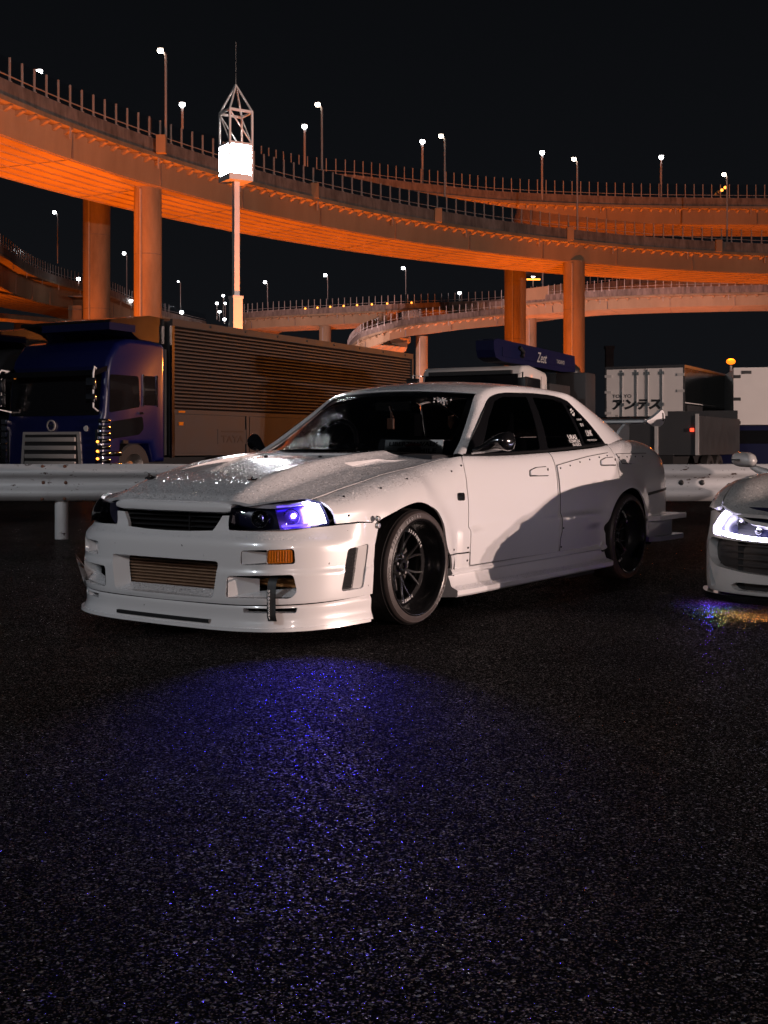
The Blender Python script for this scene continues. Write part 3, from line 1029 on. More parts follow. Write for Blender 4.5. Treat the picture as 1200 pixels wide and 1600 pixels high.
    for mir in (False, True):
        kw = dict(mirror=mir)
        patch('front_fender', fender, flank, W_, car, res=.024, **kw)
        patch('front_door', fd, flank, W_, car, res=.03, **kw)
        patch('rear_door', rd, flank, W_, car, res=.03, **kw)
        patch('rear_fender', qp, flank, W_, car, res=.026, **kw)
        patch('rear_bumper', rbm, flank, W_, car, res=.03, **kw)
        # riveted over-fender sheets
        of = lambda x, v: flank(x, v, .006)
        pa = [(-1.622, .275), (-1.622, .806), (-2.10, .861), (-2.41, .886), (-2.425, .80), (-2.47, .735), (-2.55, .70), (-2.66, .683), (-2.66, .6485)] + soft(arch_r[:8][::-1]) + [(-2.235, .30)]
        patch('over_fender_front', pa, of, W_, car, res=.03, lip=.007, **kw)
        pb = [(-2.56, .872), (-3.10, .868), (-3.14, .80), (-2.60, .80)]
        patch('over_fender_rear', pb, of, W_, car, res=.03, lip=.007, **kw)
        sg = -1 if mir else 1
        for pl_, nm in ((pa[:4], 'panel_seam'), (pb[:1] + pb[1:2], 'panel_seam'), ([pb[0], pb[3], (-2.75, .797)], 'panel_seam')):
            d_ = np.vstack([np.linspace(u_, w_, 14) for u_, w_ in zip(np.array(pl_)[:-1], np.array(pl_)[1:])])
            q_ = flank(d_[:, 0], d_[:, 1], .0062)
            MB().tube([(float(x_), sg * float(y_), float(z_)) for x_, y_, z_ in zip(*q_)], .0022, 5).build(nm, M['deep'], car)
        b = MB()
        for x, z in [(-1.66, .797), (-1.80, .812), (-1.95, .832), (-2.10, .848), (-2.25, .862), (-2.38, .872), (-2.585, .86), (-2.72, .861), (-2.86, .862), (-3.0, .862), (-1.637, .30), (-1.637, .42), (-.345, .372), (-.50, .372), (-.502, .30), (-.40, .80), (-.505, .83), (.25, .725), (.03, .768), (.52, .69), (.56, .60)]:
            p = flank(np.array([x]), np.array([vz(x, z)]), .0065 if x < -1.6 else .001)
            b.blob((float(p[0][0]), sg * float(p[1][0]), float(p[2][0])), .0062, 8, 4)
        tag(b.build('rivets', M['deep'], car), kind='stuff')
        # rub strip on the rear corner
        patch('rub_strip', [(-3.02, .584), (-3.486, .616), (-3.486, .632), (-3.02, .602)], lambda x, v: flank(x, v, .003), M['black'], car, res=.03, lip=.006, **kw)
        # lower front corner piece behind the wheel
        patch('rocker_panel', [(-.312, .341), (-.524, .341), (-.527, .272), (-.545, .262), (-.352, .245), (-.330, .29)], flank, W_, car, res=.02, **kw)
    # side skirts with their blades
    for sg in (1, -1):
        prof = [(.835, .268), (.864, .262), (.874, .246), (.874, .238), (.866, .230), (.846, .226), (.850, .218), (.866, .172), (.872, .166), (.905, .157), (.920, .149), (.920, .124), (.910, .114), (.78, .105)]
        xs = np.linspace(-.335, -2.295, 30)
        rows = []
        for x in xs:
            dz = (-.335 - x) * .007
            e = float(sstep(-2.22, -2.24, x))
            rows.append([Vector((x, sg * (y - .012 * float(sstep(-.5, -.34, x)) * (y > .89)), z + dz)) for y, z in prof])
        b = MB().grid(rows)
        for r in (rows[0], rows[-1]):
            b.add(r, [tuple(range(len(r)))])
        sk = b.build('side_skirt', W_, car, 30)
        # little louvre teeth under the blade
        b = MB()
        for k in range(26):
            x = -1.62 - k * .016
            b.box((x, sg * .885 - .02, .104), (x + .007, sg * .885 + .026, .128))
        tag(b.build('skirt_louvres', M['grey'], sk), kind='stuff')
        b = MB().prism([(-2.20, .272), (-2.245, .345), (-2.262, .350), (-2.275, .245), (-2.22, .24)], 'y', sg * .845, sg * .876)
        b.build('skirt_end', W_, car)
        # rear spats: two plates and the wall between
        for z0, z1, xt, yo in ((.396, .430, -3.66, .918), (.246, .280, -3.585, .925)):
            b = MB().prism([(-2.985, sg * .70), (-2.985, sg * (yo - .045)), (-3.10, sg * yo), (xt + .06, sg * yo), (xt, sg * (yo - .03)), (xt, sg * .70)], 'z', z0, z1)
            b.build('rear_spat', W_, car)
        b = MB().box((-3.44, min(sg * .72, sg * .868), .279), (-2.987, max(sg * .72, sg * .868), .404))
        b.build('spat_wall', W_, car)

    # ---------------- bonnet
    zc = pch([(1.0, .648), (.945, .668), (.90, .695), (.85, .715), (.73, .763), (.568, .806), (.4, .838), (.2, .866), (0, .886), (-.2, .901), (-.4, .911), (-.6, .92)])
    zedge = pch([(1.0, .60), (.95, .625), (.87, .640), (.80, .655), (.70, .674), (.617, .688), (.43, .727), (.235, .763), (.105, .790), (-.21, .831), (-.45, .868), (-.6, .884)])

    def hood(x, y):
        a = np.abs(y)
        w = 1 - .52 * sstep(.37, .52, a) - .48 * sstep(.42, .74, a)
        w = w - .06 * np.exp(-((a - .34) / .05) ** 2) * 0
        return (x, y, zedge(x) + (zc(x) - zedge(x)) * w + .010 * np.exp(-((a - .40) / .028) ** 2) * sstep(.70, .30, x))
    hy = lambda x: float(ye(x)) - .006
    hp = [(.945, 0), (.943, .2), (.934, .39), (.905, .50), (.862, .598), (.80, .660), (.735, .690), (.690, .697)]
    hp += [(x, hy(x)) for x in np.linspace(.655, -.50, 26)]
    hp += [(-.52, .70), (-.40, .50), (-.285, .25), (-.245, 0)]
    hood_out = [(x, y) for x, y in hp] + [(x, -y) for x, y in hp[::-1]]
    sc_l = round_poly([(.568, -.315), (.568, .315), (-.02, .355), (-.16, .33), (-.16, -.33), (-.02, -.355)], .02)
    v2 = round_poly([(.10, .455), (.045, .545), (-.33, .585), (-.20, .475)], .015)
    v2m = [(x, -y) for x, y in v2][::-1]
    patch('bonnet', hood_out, hood, W_, car, [(sc_l, .045, .97), (v2, .03, .97), (v2m, .03, .97)], res=.024, lip=.018, centre=(0, 0, .2))
    dep = lambda x: .008 + .032 * sstep(-.12, .50, x)
    def scoopf(x, y):
        return (x, y, hood(x, np.clip(y, -.33, .33))[2] - dep(x))
    patch('scoop_floor', round_poly([(.60, -.345), (.60, .345), (-.02, .38), (-.18, .36), (-.18, -.36), (-.02, -.38)], .02), scoopf, W_, car, res=.03, lip=0, centre=(0, 0, .2))
    for sg in (1, -1):
        q = [(.12, sg * .44), (.05, sg * .56), (-.35, sg * .60), (-.22, sg * .46)]
        patch('vent_floor', q, lambda x, y: (x, y, hood(x, y)[2] - .006 - .02 * sstep(-.30, .06, x)), W_, car, res=.03, lip=0, centre=(0, 0, .2))
        # bonnet pins
        b = MB().blob((.731, sg * .363, .768), (.026, .018, .009), 12, 6)
        b.tube([(.705, sg * .350, .772), (.731, sg * .363, .784), (.757, sg * .376, .766)], .004, 6)
        b.blob((.712, sg * .375, .773), .007, 8, 4).blob((.748, sg * .350, .769), .006, 8, 4)
        b.build('bonnet_pin', M['chrome'] if sg > 0 else M['black'], car, 50)
        b = MB().blob((-.02, sg * .20, float(hood(np.array([-.02]), np.array([.2]))[2][0]) - dep(-.02) + .004), (.012, .012, .007), 8, 4)
        b.build('washer_nozzle', M['black'], car, 50)
    # grille: white bar above a dark opening
    rows = []
    for y in np.linspace(-.405, .405, 33):
        xf = .962 - .07 * (y / .405) ** 2 * .45
        e = 1 - .35 * sstep(.36, .405, abs(y))
        rows.append([Vector((xf - .05, y, .636 + .026 * e)), Vector((xf - .012, y, .636 + .027 * e)), Vector((xf, y, .636 + .017 * e)), Vector((xf + .004, y, .634)), Vector((xf - .002, y, .636 - .018 * e)), Vector((xf - .018, y, .636 - .026 * e)), Vector((xf - .06, y, .636 - .022 * e))])
    b = MB().grid(rows)
    b.add(rows[0], [tuple(range(7))]); b.add(rows[-1], [tuple(range(7))])
    b.build('grille_bar', W_, car, 40)
    MB().box((.84, -.42, .49), (.87, .42, .66)).build('grille_back', M['deep'], car)
    for k in range(3):
        z = .535 + k * .026
        MB().box((.872, -.36, z), (.905, .36, z + .006)).build('grille_slat', M['black'], car)
    MB().box((.872, .098, .51), (.91, .106, .615)).build('grille_stay', M['black'], car)

    # ---------------- headlights
    HT = catu([(.958, .428, .640), (.915, .52, .652), (.866, .600, .667), (.79, .667, .680), (.715, .707, .684), (.672, .752, .668)], 8)
    HB = catu([(.947, .402, .534), (.928, .53, .537), (.884, .655, .542), (.815, .730, .547), (.722, .765, .552), (.640, .788, .557)], 8)
    nH = len(HT)
    def hl(u, v, ins=0.0):
        k = u * (nH - 1); i = min(int(k), nH - 2); f = k - i
        t_ = HT[i] * (1 - f) + HT[i + 1] * f; b_ = HB[i] * (1 - f) + HB[i + 1] * f
        p = b_ + (t_ - b_) * v
        tgt = (HT[i + 1] - HT[i]) + (HB[i + 1] - HB[i]); n = np.cross(t_ - b_, tgt); n /= np.linalg.norm(n)
        if n[0] + n[1] < 0: n = -n
        return p + n * (.014 * math.sin(PI * v) - ins)
    for sg in (1, -1):
        mm = np.array([1, sg, 1])
        def sheet(u0, u1, v0, v1, ins, nu=24, nv=8):
            return [[Vector(hl(u, v, ins) * mm) for v in np.linspace(v0, v1, nv)] for u in np.linspace(u0, u1, nu)]
        b = MB().grid(sheet(0, 1, 0, 1, .055))
        for u in (0, 1):
            b.grid([[Vector(hl(u, v, i) * mm) for v in np.linspace(0, 1, 8)] for i in (.004, .055)])
        for v in (0, 1):
            b.grid([[Vector(hl(u, v, i) * mm) for u in np.linspace(0, 1, 24)] for i in (.004, .055)])
        head = b.build('headlight', M['housing'], car, 40)
        if sg > 0: tag(head, 'lit headlight glowing white and violet')
        else: tag(head, 'unlit smoked headlight')
        b = MB().grid(sheet(0, 1, 0, 1, .004, 30, 10))
        b.build('lens_cover', M['clear'] if sg > 0 else M['smoked'], head, 60)
        # round main lens near the grille
        fwd = Vector((.93, .37 * sg, 0)).normalized()
        R = fwd.to_track_quat('Y', 'Z').to_matrix().to_4x4()
        for u, rad, nm in ((.27, .043, 'main_reflector'), (.60, .040, 'projector_bowl')):
            c = Vector(hl(u, .50, .050) * mm)
            T = Matrix.Translation(c) @ R
            b = MB().lathe([(rad, .022), (rad * .96, .022), (rad * .9, .006), (rad * .6, -.006), (.004, -.012)], 28, 'y', T)
            b.build(nm, M['reflector'], head, 50)
            b = MB().lathe([(rad * 1.02, .026), (rad * 1.02, .018), (rad * .93, .018), (rad * .93, .026), (rad * 1.02, .026)], 28, 'y', T)
            b.build('lens_ring', M['chrome'], head, 50)
            c2 = Vector(hl(u, .50, .036) * mm)
            rb_ = .011 if (sg > 0 and u > .5) else .024
            b = MB().blob((0, 0, 0), (rb_, rb_, rb_), 16, 10)
            for i, p in enumerate(b.v): b.v[i] = tuple(c2 + Vector(p))
            b.build('lamp_bulb', M['e_bulb'] if (sg > 0 and u > .5) else M['chrome'], head, 60)
        if sg > 0:
            b = MB().grid(sheet(.74, .972, .10, .92, .016, 10, 6))
            b.build('lit_lamp_block', M['e_hid'], head, 60)
            for v0, v1 in ((.10, .17), (.82, .88)):
                MB().grid(sheet(.45, .77, v0, v1, .02, 10, 3)).build('violet_glow_strip', M['e_vio'], head, 60)
            MB().grid(sheet(.43, .775, .06, .94, .040, 12, 6)).build('violet_reflector', M['e_vio2'], head, 60)
            b = MB()
            for k in range(7):
                z0, z1 = .2 + k * .095, .2 + k * .095 + .012
                b.grid(sheet(.765, .965, z0, z1, .010, 8, 2))
            b.build('lamp_ribs', M['clear'], head)
    # ---------------- windscreen, roof, pillars
    L0 = catu([(-.60, .787, .885), (-.759, .733, .988), (-.996, .661, 1.140), (-1.176, .613, 1.243), (-1.40, .596, 1.280), (-1.748, .591, 1.290), (-2.051, .595, 1.281), (-2.225, .610, 1.249), (-2.383, .679, 1.103), (-2.535, .757, .946)], 8)
    L2 = catu([(-.575, .727, .893), (-.72, .684, .975), (-.93, .612, 1.125), (-1.12, .552, 1.268), (-1.34, .530, 1.318), (-1.72, .522, 1.334), (-2.10, .528, 1.322), (-2.40, .555, 1.280), (-2.74, .592, 1.155), (-3.06, .642, .990)], 8)
    MID = (L0 + L2) / 2
    out = np.zeros_like(MID)
    for i in range(len(MID)):
        t = MID[min(i + 1, len(MID) - 1)] - MID[max(i - 1, 0)]
        n = np.cross(t, L2[i] - L0[i]); n /= np.linalg.norm(n)
        if n[1] + n[2] * .5 < 0: n = -n
        out[i] = n
    m_ = 9
    for sg in (1, -1):
        rows = []
        for i in range(len(MID)):
            wdt = np.linalg.norm(L2[i] - L0[i])
            rows.append([Vector((L0[i] + (L2[i] - L0[i]) * t + out[i] * (.14 * min(wdt, .16) * math.sin(PI * t)) ) * np.array([1, sg, 1])) for t in np.linspace(0, 1, m_)])
        b = MB().grid(rows)
        # folded inner edges
        b.grid([[Vector(L0[i] * np.array([1, sg, 1])) for i in range(len(L0))], [Vector((L0[i] - out[i] * .02) * np.array([1, sg, 1])) for i in range(len(L0))]])
        b.grid([[Vector(L2[i] * np.array([1, sg, 1])) for i in range(len(L2))], [Vector((L2[i] - out[i] * .02) * np.array([1, sg, 1])) for i in range(len(L2))]])
        b.build('roof_pillar', W_, car, 40)
    nA, nB = 24, 56                                           # windscreen top and rear glass top along L2

    def span(i, bow, rise, ins=0.0, n=25, q0=-1, q1=1):
        p = L2[i]
        r = []
        for q in np.linspace(q0, q1, n):
            k = 1 - q * q
            r.append(Vector((p[0] + bow * k, p[1] * q, p[2] + rise * k - ins)))
        return r
    def bowf(i):                                             # bow and crown across the car along L2
        if i <= nA:
            t = i / nA
            return (.325 + (.10 - .325) * t, .037 + (.026 - .037) * t)
        if i <= nB:
            t = (i - nA) / (nB - nA)
            return (.10 - .20 * t, .026 + .012 * math.sin(PI * t) - .002 * t)
        t = (i - nB) / (len(L2) - 1 - nB)
        return (-.10 + .02 * t, .024 + .006 * t)
    MB().grid([span(i, *bowf(i), ins=.006) for i in range(0, nA + 1)]).build('windscreen', M['wetglass'], car, 60)
    b = MB()
    b.grid([span(i, *bowf(i), ins=.011) for i in range(nA - 2, nA + 1)])
    b.grid([span(i, *bowf(i), ins=.011) for i in range(0, 2)])
    for a, c in ((-1, -.94), (.94, 1)):
        b.grid([span(i, *bowf(i), ins=.011, n=3, q0=a, q1=c) for i in range(0, nA + 1)])
    b.build('windscreen_border', M['black'], car, 60)
    b = MB().grid([span(i, *bowf(i)) for i in range(nA, nB + 1)])
    b.grid([span(nA, *bowf(nA)), span(nA, *bowf(nA), ins=.02)])
    b.build('roof_panel', W_, car, 40)
    MB().grid([span(i, *bowf(i), ins=.006) for i in range(nB, len(L2))]).build('rear_window', M['shade'], car, 60)
    # boot lid
    rows = []
    for x in np.linspace(-3.05, -3.47, 12):
        e = (float(ye(x)) - .004, float(ze(x)))
        rows.append([Vector((x, e[0] * q, e[1] + .022 * (1 - q * q))) for q in np.linspace(-1, 1, 21)])
    b = MB().grid(rows)
    b.grid([rows[-1], [p + Vector((-.03, 0, -.03)) for p in rows[-1]], [Vector((-3.52, p.y, .70)) for p in rows[-1]]])
    b.build('boot_lid', W_, car, 35)
    b = MB().box((-3.50, -.74, .28), (-3.44, .74, .86))
    b.build('tail_panel', W_, car)
    for sg in (1, -1):
        for y0, r in ((.60, .065), (.42, .055)):
            MB().lathe([(.004, -3.535), (r * .8, -3.533), (r, -3.52), (r, -3.48)], 20, 'x', Matrix.Translation((0, sg * y0, .80))).build('tail_lamp', M['tail'], car, 50)
    # ---------------- side windows on the leaning plane
    def side(x, z, off=0.0):
        return (x, .775 - .473 * (z - .9) + .018 * np.sin(np.clip((z - .9) / .4, 0, 1) * PI) - off, z)
    inn = lambda p: p
    A = [(-.615, .889), (-.759, .990), (-.996, 1.141), (-1.085, 1.194), (-1.176, 1.242), (-1.28, 1.266), (-1.40, 1.279), (-1.748, 1.288), (-1.95, 1.285), (-2.051, 1.279), (-2.14, 1.268), (-2.222, 1.248), (-2.383, 1.103), (-2.53, .950), (-2.0, .928), (-1.6, .909), (-1.0, .890)]
    w1 = round_poly([(-.845, .935), (-1.03, 1.105), (-1.20, 1.215), (-1.33, 1.250), (-1.655, 1.260), (-1.545, .918), (-.98, .902), (-.83, .902)], .02)
    w2 = round_poly([(-1.735, 1.260), (-2.03, 1.254), (-2.125, 1.238), (-2.165, .947), (-1.655, .925)], .02)
    w3 = round_poly([(-2.165, 1.222), (-2.20, 1.222), (-2.365, 1.085), (-2.48, .968), (-2.20, .952)], .015)
    for mir in (False, True):
        patch('window_frame', A, lambda x, z: side(x, z, .004), M['gloss'], car, [(w1, .012, 1), (w2, .012, 1), (w3, .012, 1)], res=.03, lip=.01, mirror=mir)
        for nm, w, mt in (('front_window', w1, M['glass']), ('rear_side_window', w2, M['shade']), ('quarter_window', w3, M['shade'])):
            patch(nm, w, lambda x, z: side(x, z, .011), mt, car, res=.04, lip=0, mirror=mir)
        # belt moulding
        bl = [(-.60, .884), (-1.0, .884), (-1.6, .903), (-2.0, .922), (-2.54, .944)]
        bl = bl + [(x, z + .013) for x, z in bl[::-1]]
        patch('belt_moulding', bl, lambda x, z: side(x, z, -.006), M['trim'], car, res=.03, lip=.012, mirror=mir)
    # rain visors over the doors' top edge
    # ---------------- stickers on the near rear glass
    def sticker(body, size, x, z, wid=None, **kw):
        p = side(np.array([x]), np.array([z]), -.0085 + .011)
        up = Vector((0, -.473, 1)).normalized()
        return text('sticker', body, size, (x, float(p[1][0]), z), (-1, 0, .02), up, M['ink'], car, extrude=.0004, width=wid, **kw)
    sticker('URAS', .046, -1.985, .985, .125, bold=.0012)
    sticker('KOMPLEX', .030, -1.985, .962, .155, bold=.0006)
    sticker('SUGOI', .026, -2.02, .940, .120, bold=.0006)
    sticker('URAS', .020, -2.215, 1.115, .07, shear=.3)
    sticker('LINK', .060, -2.275, 1.010, .095, bold=.0012, shear=.2)
    sticker('PERFORMANCE', .016, -2.26, .975, .14)
    sticker('D1', .030, -2.235, 1.075, .045, bold=.001)
    # flower-shaped sticker built of petals
    b = MB()
    for k in range(7):
        a = 2 * PI * k / 7
        cx, cz = -2.215 + .017 * math.cos(a), 1.170 + .020 * math.sin(a)
        p = side(np.array([cx]), np.array([cz]), .0)
        b.blob((cx, float(p[1][0]) - .009, cz), (.008, .0015, .009), 8, 4)
    b.build('sticker', M['ink'], car)
    # snowflake-like star in the windscreen corner
    i_ = 20
    c = Vector(span(i_, *bowf(i_), ins=0, n=41)[38]); c2 = Vector(span(i_ - 3, *bowf(i_ - 3), ins=0, n=41)[38])
    cl = Vector(span(i_, *bowf(i_), ins=0, n=41)[34])
    upv = (c - c2).normalized(); sdv = (c - cl).normalized(); nn = sdv.cross(upv).normalized() * .003
    if nn.x < 0: nn = -nn
    ctr = cl + nn
    b = MB()
    for k in range(8):
        a = PI * k / 4
        d = sdv * math.cos(a) + upv * math.sin(a)
        b.tube([ctr + d * .006, ctr + d * .030], .0032, 5)
    for a, r in ((.2, .055), (2.9, .05), (3.6, .048), (5.2, .045)):
        d = sdv * math.cos(a) + upv * math.sin(a)
        b.blob(tuple(ctr + d * r), .006, 6, 4)
    b.build('windscreen_sticker', M['ink'], car)

    # ---------------- cabin fittings
    b = MB().box((-.95, -.70, .80), (-.40, .70, .895), bev=.03)
    dash = b.build('dashboard', M['seat'], car, 40)
    for k in range(3):
        MB().lathe([(.045, 0), (.052, .006), (.05, .05), (.03, .06)], 20, 'x', Matrix.Translation((-.60, -.02 + k * .10 - .12, .905))).build('gauge_pod', M['gloss'], dash, 50)
    T = Matrix.Translation((-.86, -.36, .935)) @ Matrix.Rotation(math.radians(-22), 4, 'Y')
    ring = [T @ Vector((0, .18 * math.cos(a), .18 * math.sin(a))) for a in np.linspace(0, 2 * PI, 33)[:-1]]
    b = MB().tube(ring, .016, 8, close=True)
    for a in (.1, PI - .1, -PI / 2):
        b.tube([T @ Vector((-.02, 0, 0)), T @ Vector((0, .17 * math.cos(a), .17 * math.sin(a)))], .012, 6)
    b.build('steering_wheel', M['gloss'], car, 60)
    for sg in (1, -1):
        b = MB().box((-1.62, sg * .36 - .24, .28), (-1.06, sg * .36 + .24, .48), bev=.05)
        b.box((-1.72, sg * .36 - .23, .45), (-1.54, sg * .36 + .23, 1.0), bev=.05)
        b.box((-1.72, sg * .36 - .13, 1.0), (-1.60, sg * .36 + .13, 1.17), bev=.04)
        b.build('front_seat', M['seat'], car, 50)
    b = MB().box((-2.55, -.62, .32), (-1.95, .62, .52), bev=.05)
    b.box((-2.62, -.62, .5), (-2.42, .62, .98), bev=.05)
    b.build('rear_seat', M['seat'], car, 50)
    b = MB().box((-.995, -.11, 1.160), (-.965, .17, 1.222), bev=.012).cyl((-.97, .03, 1.21), (-1.04, .03, 1.275), .01, 8)
    mr = b.build('rear_view_mirror', M['gloss'], car, 40)
    MB().box((-.9645, -.100, 1.166), (-.9635, .160, 1.216)).build('mirror_glass', M['inox'], mr)
    b = MB().cyl((-.955, .025, 1.165), (-.955, .025, 1.11), .004, 6).box((-.965, .0, 1.045), (-.945, .048, 1.115), bev=.006)
    b.tube([(-.955, .012, 1.19), (-.953, .03, 1.15), (-.955, .04, 1.12)], .006, 6)
    b.build('hanging_charm', M['brown'], car)
    b = MB().prism([(.50, 1.12), (.535, 1.125), (.54, 1.08), (.518, 1.04), (.50, 1.07)], 'x', -.885, -.875)
    b.build('hanging_pennant', M['brown'], car)
    # sign plate leaning on the dash
    T = Matrix.Translation((-.60, .43, .895)) @ Matrix.Rotation(math.radians(-14), 4, 'Y')
    b = MB().box((-.004, -.205, 0), (.004, .205, .083), T)
    pb_ = b.build('sign_plate', M['plate'], car)
    def on_plate(body, y, z, size, wid=None, mt=M['inkblack'], **kw):
        return text('plate_lettering', body, size, T @ Vector((.0062, y, z)), T.to_3x3() @ Vector((0, 1, 0)), T.to_3x3() @ Vector((0, 0, 1)), mt, pb_, extrude=.0005, width=wid, **kw)
    on_plate('LIBERTY WALK', -.175, .045, .036, .35, bold=.001)
    on_plate('MILE', .045, .006, .034, .12, bold=.001)
    MB().tube([T @ Vector((.012, -.05, .046)), T @ Vector((.016, 0, .052)), T @ Vector((.014, .055, .050))], [.006, .011, .007], 8).build('red_rag', M['red'], car, 60)
    MB().tube([T @ Vector((.02, -.09, .016)), T @ Vector((.02, .06, .016))], [.014, .02], 8).build('dark_cloth', M['seat'], car, 60)

    # ---------------- door mirrors, handles, small fittings
    for sg in (1, -1):
        b = MB()
        rows = []
        for t in np.linspace(0, 1, 15):
            a = t * PI
            k = math.sin(a) ** .6 if 0 < t < 1 else 0.0
            y = .795 + t * .205
            w = (.030 + .075 * t) * (1 if t < .8 else math.sqrt(max(0, 1 - ((t - .8) / .2) ** 2)) if t < 1 else 0)
            w = max(w, .002)
            zc_ = .915 + .052 * sstep(0, .7, t)
            rows.append([Vector((-.70 - .11 * float(t) + w * .85 * math.cos(f) * (1 if math.cos(f) > 0 else .55), sg * y, float(zc_) + w * .62 * math.sin(f))) for f in np.linspace(0, 2 * PI, 21)[:-1]])
        b.grid(rows, close=True)
        b.add(rows[-1], [tuple(range(20))])
        mo = b.build('door_mirror', M['gloss'], car, 60)
        b = MB().tube([(-.655, sg * .80, .897), (-.70, sg * .86, .905), (-.735, sg * .93, .915), (-.78, sg * .985, .935)], .0045, 6)
        b.build('mirror_trim', M['steel'], mo)
        # outside handles: recess plate, grip, lock
        for hx, hz in ((-1.375, .780), (-2.365, .830)):
            pl_ = round_poly([(hx + .125, hz - .026), (hx + .115, hz + .012), (hx + .03, hz + .030), (hx - .115, hz + .034), (hx - .125, hz - .028)], .014)
            patch('door_handle', [(x, vz(x, z)) for x, z in pl_], lambda x, v: flank(x, v, .0072 if hx < -2 else .0012), M['deep'], car, res=.03, lip=.003, mirror=sg < 0)
            pl2 = round_poly([(hx + .117, hz - .020), (hx + .108, hz + .008), (hx + .03, hz + .024), (hx - .108, hz + .027), (hx - .116, hz - .022)], .012)
            h_ = patch('handle_grip', [(x, vz(x, z)) for x, z in pl2], lambda x, v: flank(x, v, .016 if hx < -2 else .010), W_, car, res=.03, lip=.010, mirror=sg < 0)
            p = flank(np.array([hx - .105]), np.array([vz(hx - .105, hz + .01)]), .018 if hx < -2 else .012)
            MB().blob((float(p[0][0]), sg * float(p[1][0]), float(p[2][0])), (.007, .003, .010), 10, 5).build('lock', M['gloss'], h_)
        # side marker
        mk = round_poly([(-.405, .638), (-.405, .682), (-.478, .680), (-.478, .636)], .014)
        patch('side_marker', mk, lambda x, v: flank(x, v, .006), M['gloss'], car, res=.02, lip=.006, mirror=sg < 0)
        # quick-release clips on the bumper joint
        b = MB()
        for z in (.578, .543):
            p = (.388, sg * .889, z)
            b.lathe([(.0, .014), (.012, .012), (.015, .004), (.015, -.004)], 14, 'y', Matrix.Translation(p) @ (Matrix.Identity(4) if sg > 0 else Matrix.Rotation(PI, 4, 'Z')))
        b.build('bumper_clip', M['steel'], car, 40)
    # ---------------- wing on the boot
    aero = [(-3.36, 1.120), (-3.40, 1.108), (-3.50, 1.108), (-3.62, 1.132), (-3.64, 1.142), (-3.62, 1.150), (-3.50, 1.150), (-3.40, 1.144), (-3.365, 1.134)]
    wing = MB().prism(aero, 'y', -.675, .675).build('rear_wing', W_, car, 30)
    MB().prism([(-3.40, 1.1465), (-3.50, 1.1525), (-3.625, 1.1525), (-3.66, 1.172), (-3.665, 1.168), (-3.63, 1.156), (-3.50, 1.160), (-3.40, 1.150)], 'y', -.66, .66).build('wing_flap', M['black'], wing)
    for sg in (1, -1):
        ep = [(-3.335, 1.128), (-3.40, 1.110), (-3.57, 1.090), (-3.66, 1.104), (-3.705, 1.160), (-3.675, 1.212), (-3.63, 1.222), (-3.55, 1.185), (-3.44, 1.150)]
        MB().prism([tuple(p) for p in round_poly(ep, .03)], 'y', min(sg * .676, sg * .706), max(sg * .676, sg * .706)).build('end_plate', W_, wing)
        MB().prism([tuple(p) for p in round_poly([(-3.652, 1.130), (-3.672, 1.135), (-3.662, 1.198), (-3.640, 1.198)], .006)], 'y', min(sg * .70, sg * .708), max(sg * .70, sg * .708)).build('end_plate_slot', M['deep'], wing)
        MB().prism([(-3.22, .985), (-3.46, .975), (-3.47, 1.112), (-3.40, 1.112), (-3.30, 1.06)], 'y', sg * .50 - .012, sg * .50 + .012).build('wing_strut', W_, wing)

    # ---------------- dark inner body so that no light leaks through the shut lines
    b = MB().box((-3.40, -.60, .12), (.80, .60, .55)).box((-.36, -.60, .5), (.60, .60, .62)).box((-2.22, -.80, .14), (-.40, .80, .60)).box((-2.22, -.77, .6), (-.62, -.745, .86)).box((-2.22, .745, .6), (-.62, .77, .86)).box((-3.40, -.60, .5), (-2.60, .60, .90))
    b.box((.42, -.70, .14), (.66, .70, .52)).box((-3.42, -.74, .30), (-3.02, .74, .80))
    b.build('underbody', M['deep'], car)
    for x0 in (0.03, -2.65):
        for sg in (1, -1):
            rows = [[Vector((x0 + .40 * math.cos(a), sg * y, .30 + .375 * math.sin(a))) for a in np.linspace(-.2, PI + .2, 20)] for y in (.60, .868)]
            MB().grid(rows).build('wheel_arch_liner', M['deep'], car, 60)

    # ---------------- wheels
    def wheel(x, yf, sg, name_label=None, camber=0.0, letters=True):
        Rm = Matrix.Identity(4) if sg > 0 else Matrix.Rotation(PI, 4, 'Z')
        T = Matrix.Translation((x, sg * (yf - .0), .303)) @ Rm @ Matrix.Rotation(math.radians(camber), 4, 'X')
        def dome(b): return b
        # tyre: tread, shoulder, stretched sidewall (y = 0 is the rim flange plane, outward +)
        b = MB().lathe([(.25, -.245), (.268, -.248), (.292, -.235), (.301, -.215), (.303, -.12), (.301, -.040), (.296, -.022)], 72, 'y', T)
        tyre = b.build('wheel', M['rubber'], car, 35)
        b = MB()
        for yy in (-.20, -.155, -.11, -.065):
            b.lathe([(.3022, yy), (.3036, yy + .001), (.3036, yy + .030), (.3022, yy + .031)], 72, 'y', T)
        b.build('tread_rib', M['rubber'], tyre, 35)
        b = MB().lathe([(.296, -.022), (.2915, -.012), (.287, -.0065), (.2845, -.0075), (.268, -.002), (.261, .000), (.2565, -.002), (.2545, -.010)], 72, 'y', T)
        b.lathe([(.2875, -.0078), (.2865, -.0052), (.2845, -.0058)], 72, 'y', T)
        b.build('sidewall', M['wall'], tyre, 35)
        b = MB().lathe([(.2555, -.012), (.2555, .001), (.251, .003), (.2465, .001), (.244, -.006), (.239, -.012), (.2365, -.03), (.227, -.075), (.213, -.105), (.207, -.116), (.205, -.22)], 72, 'y', T)
        rim = b.build('rim', M['rim'], tyre, 40)
        b = MB().lathe([(.2075, -.110), (.2045, -.106), (.180, -.109), (.178, -.117)], 72, 'y', T)
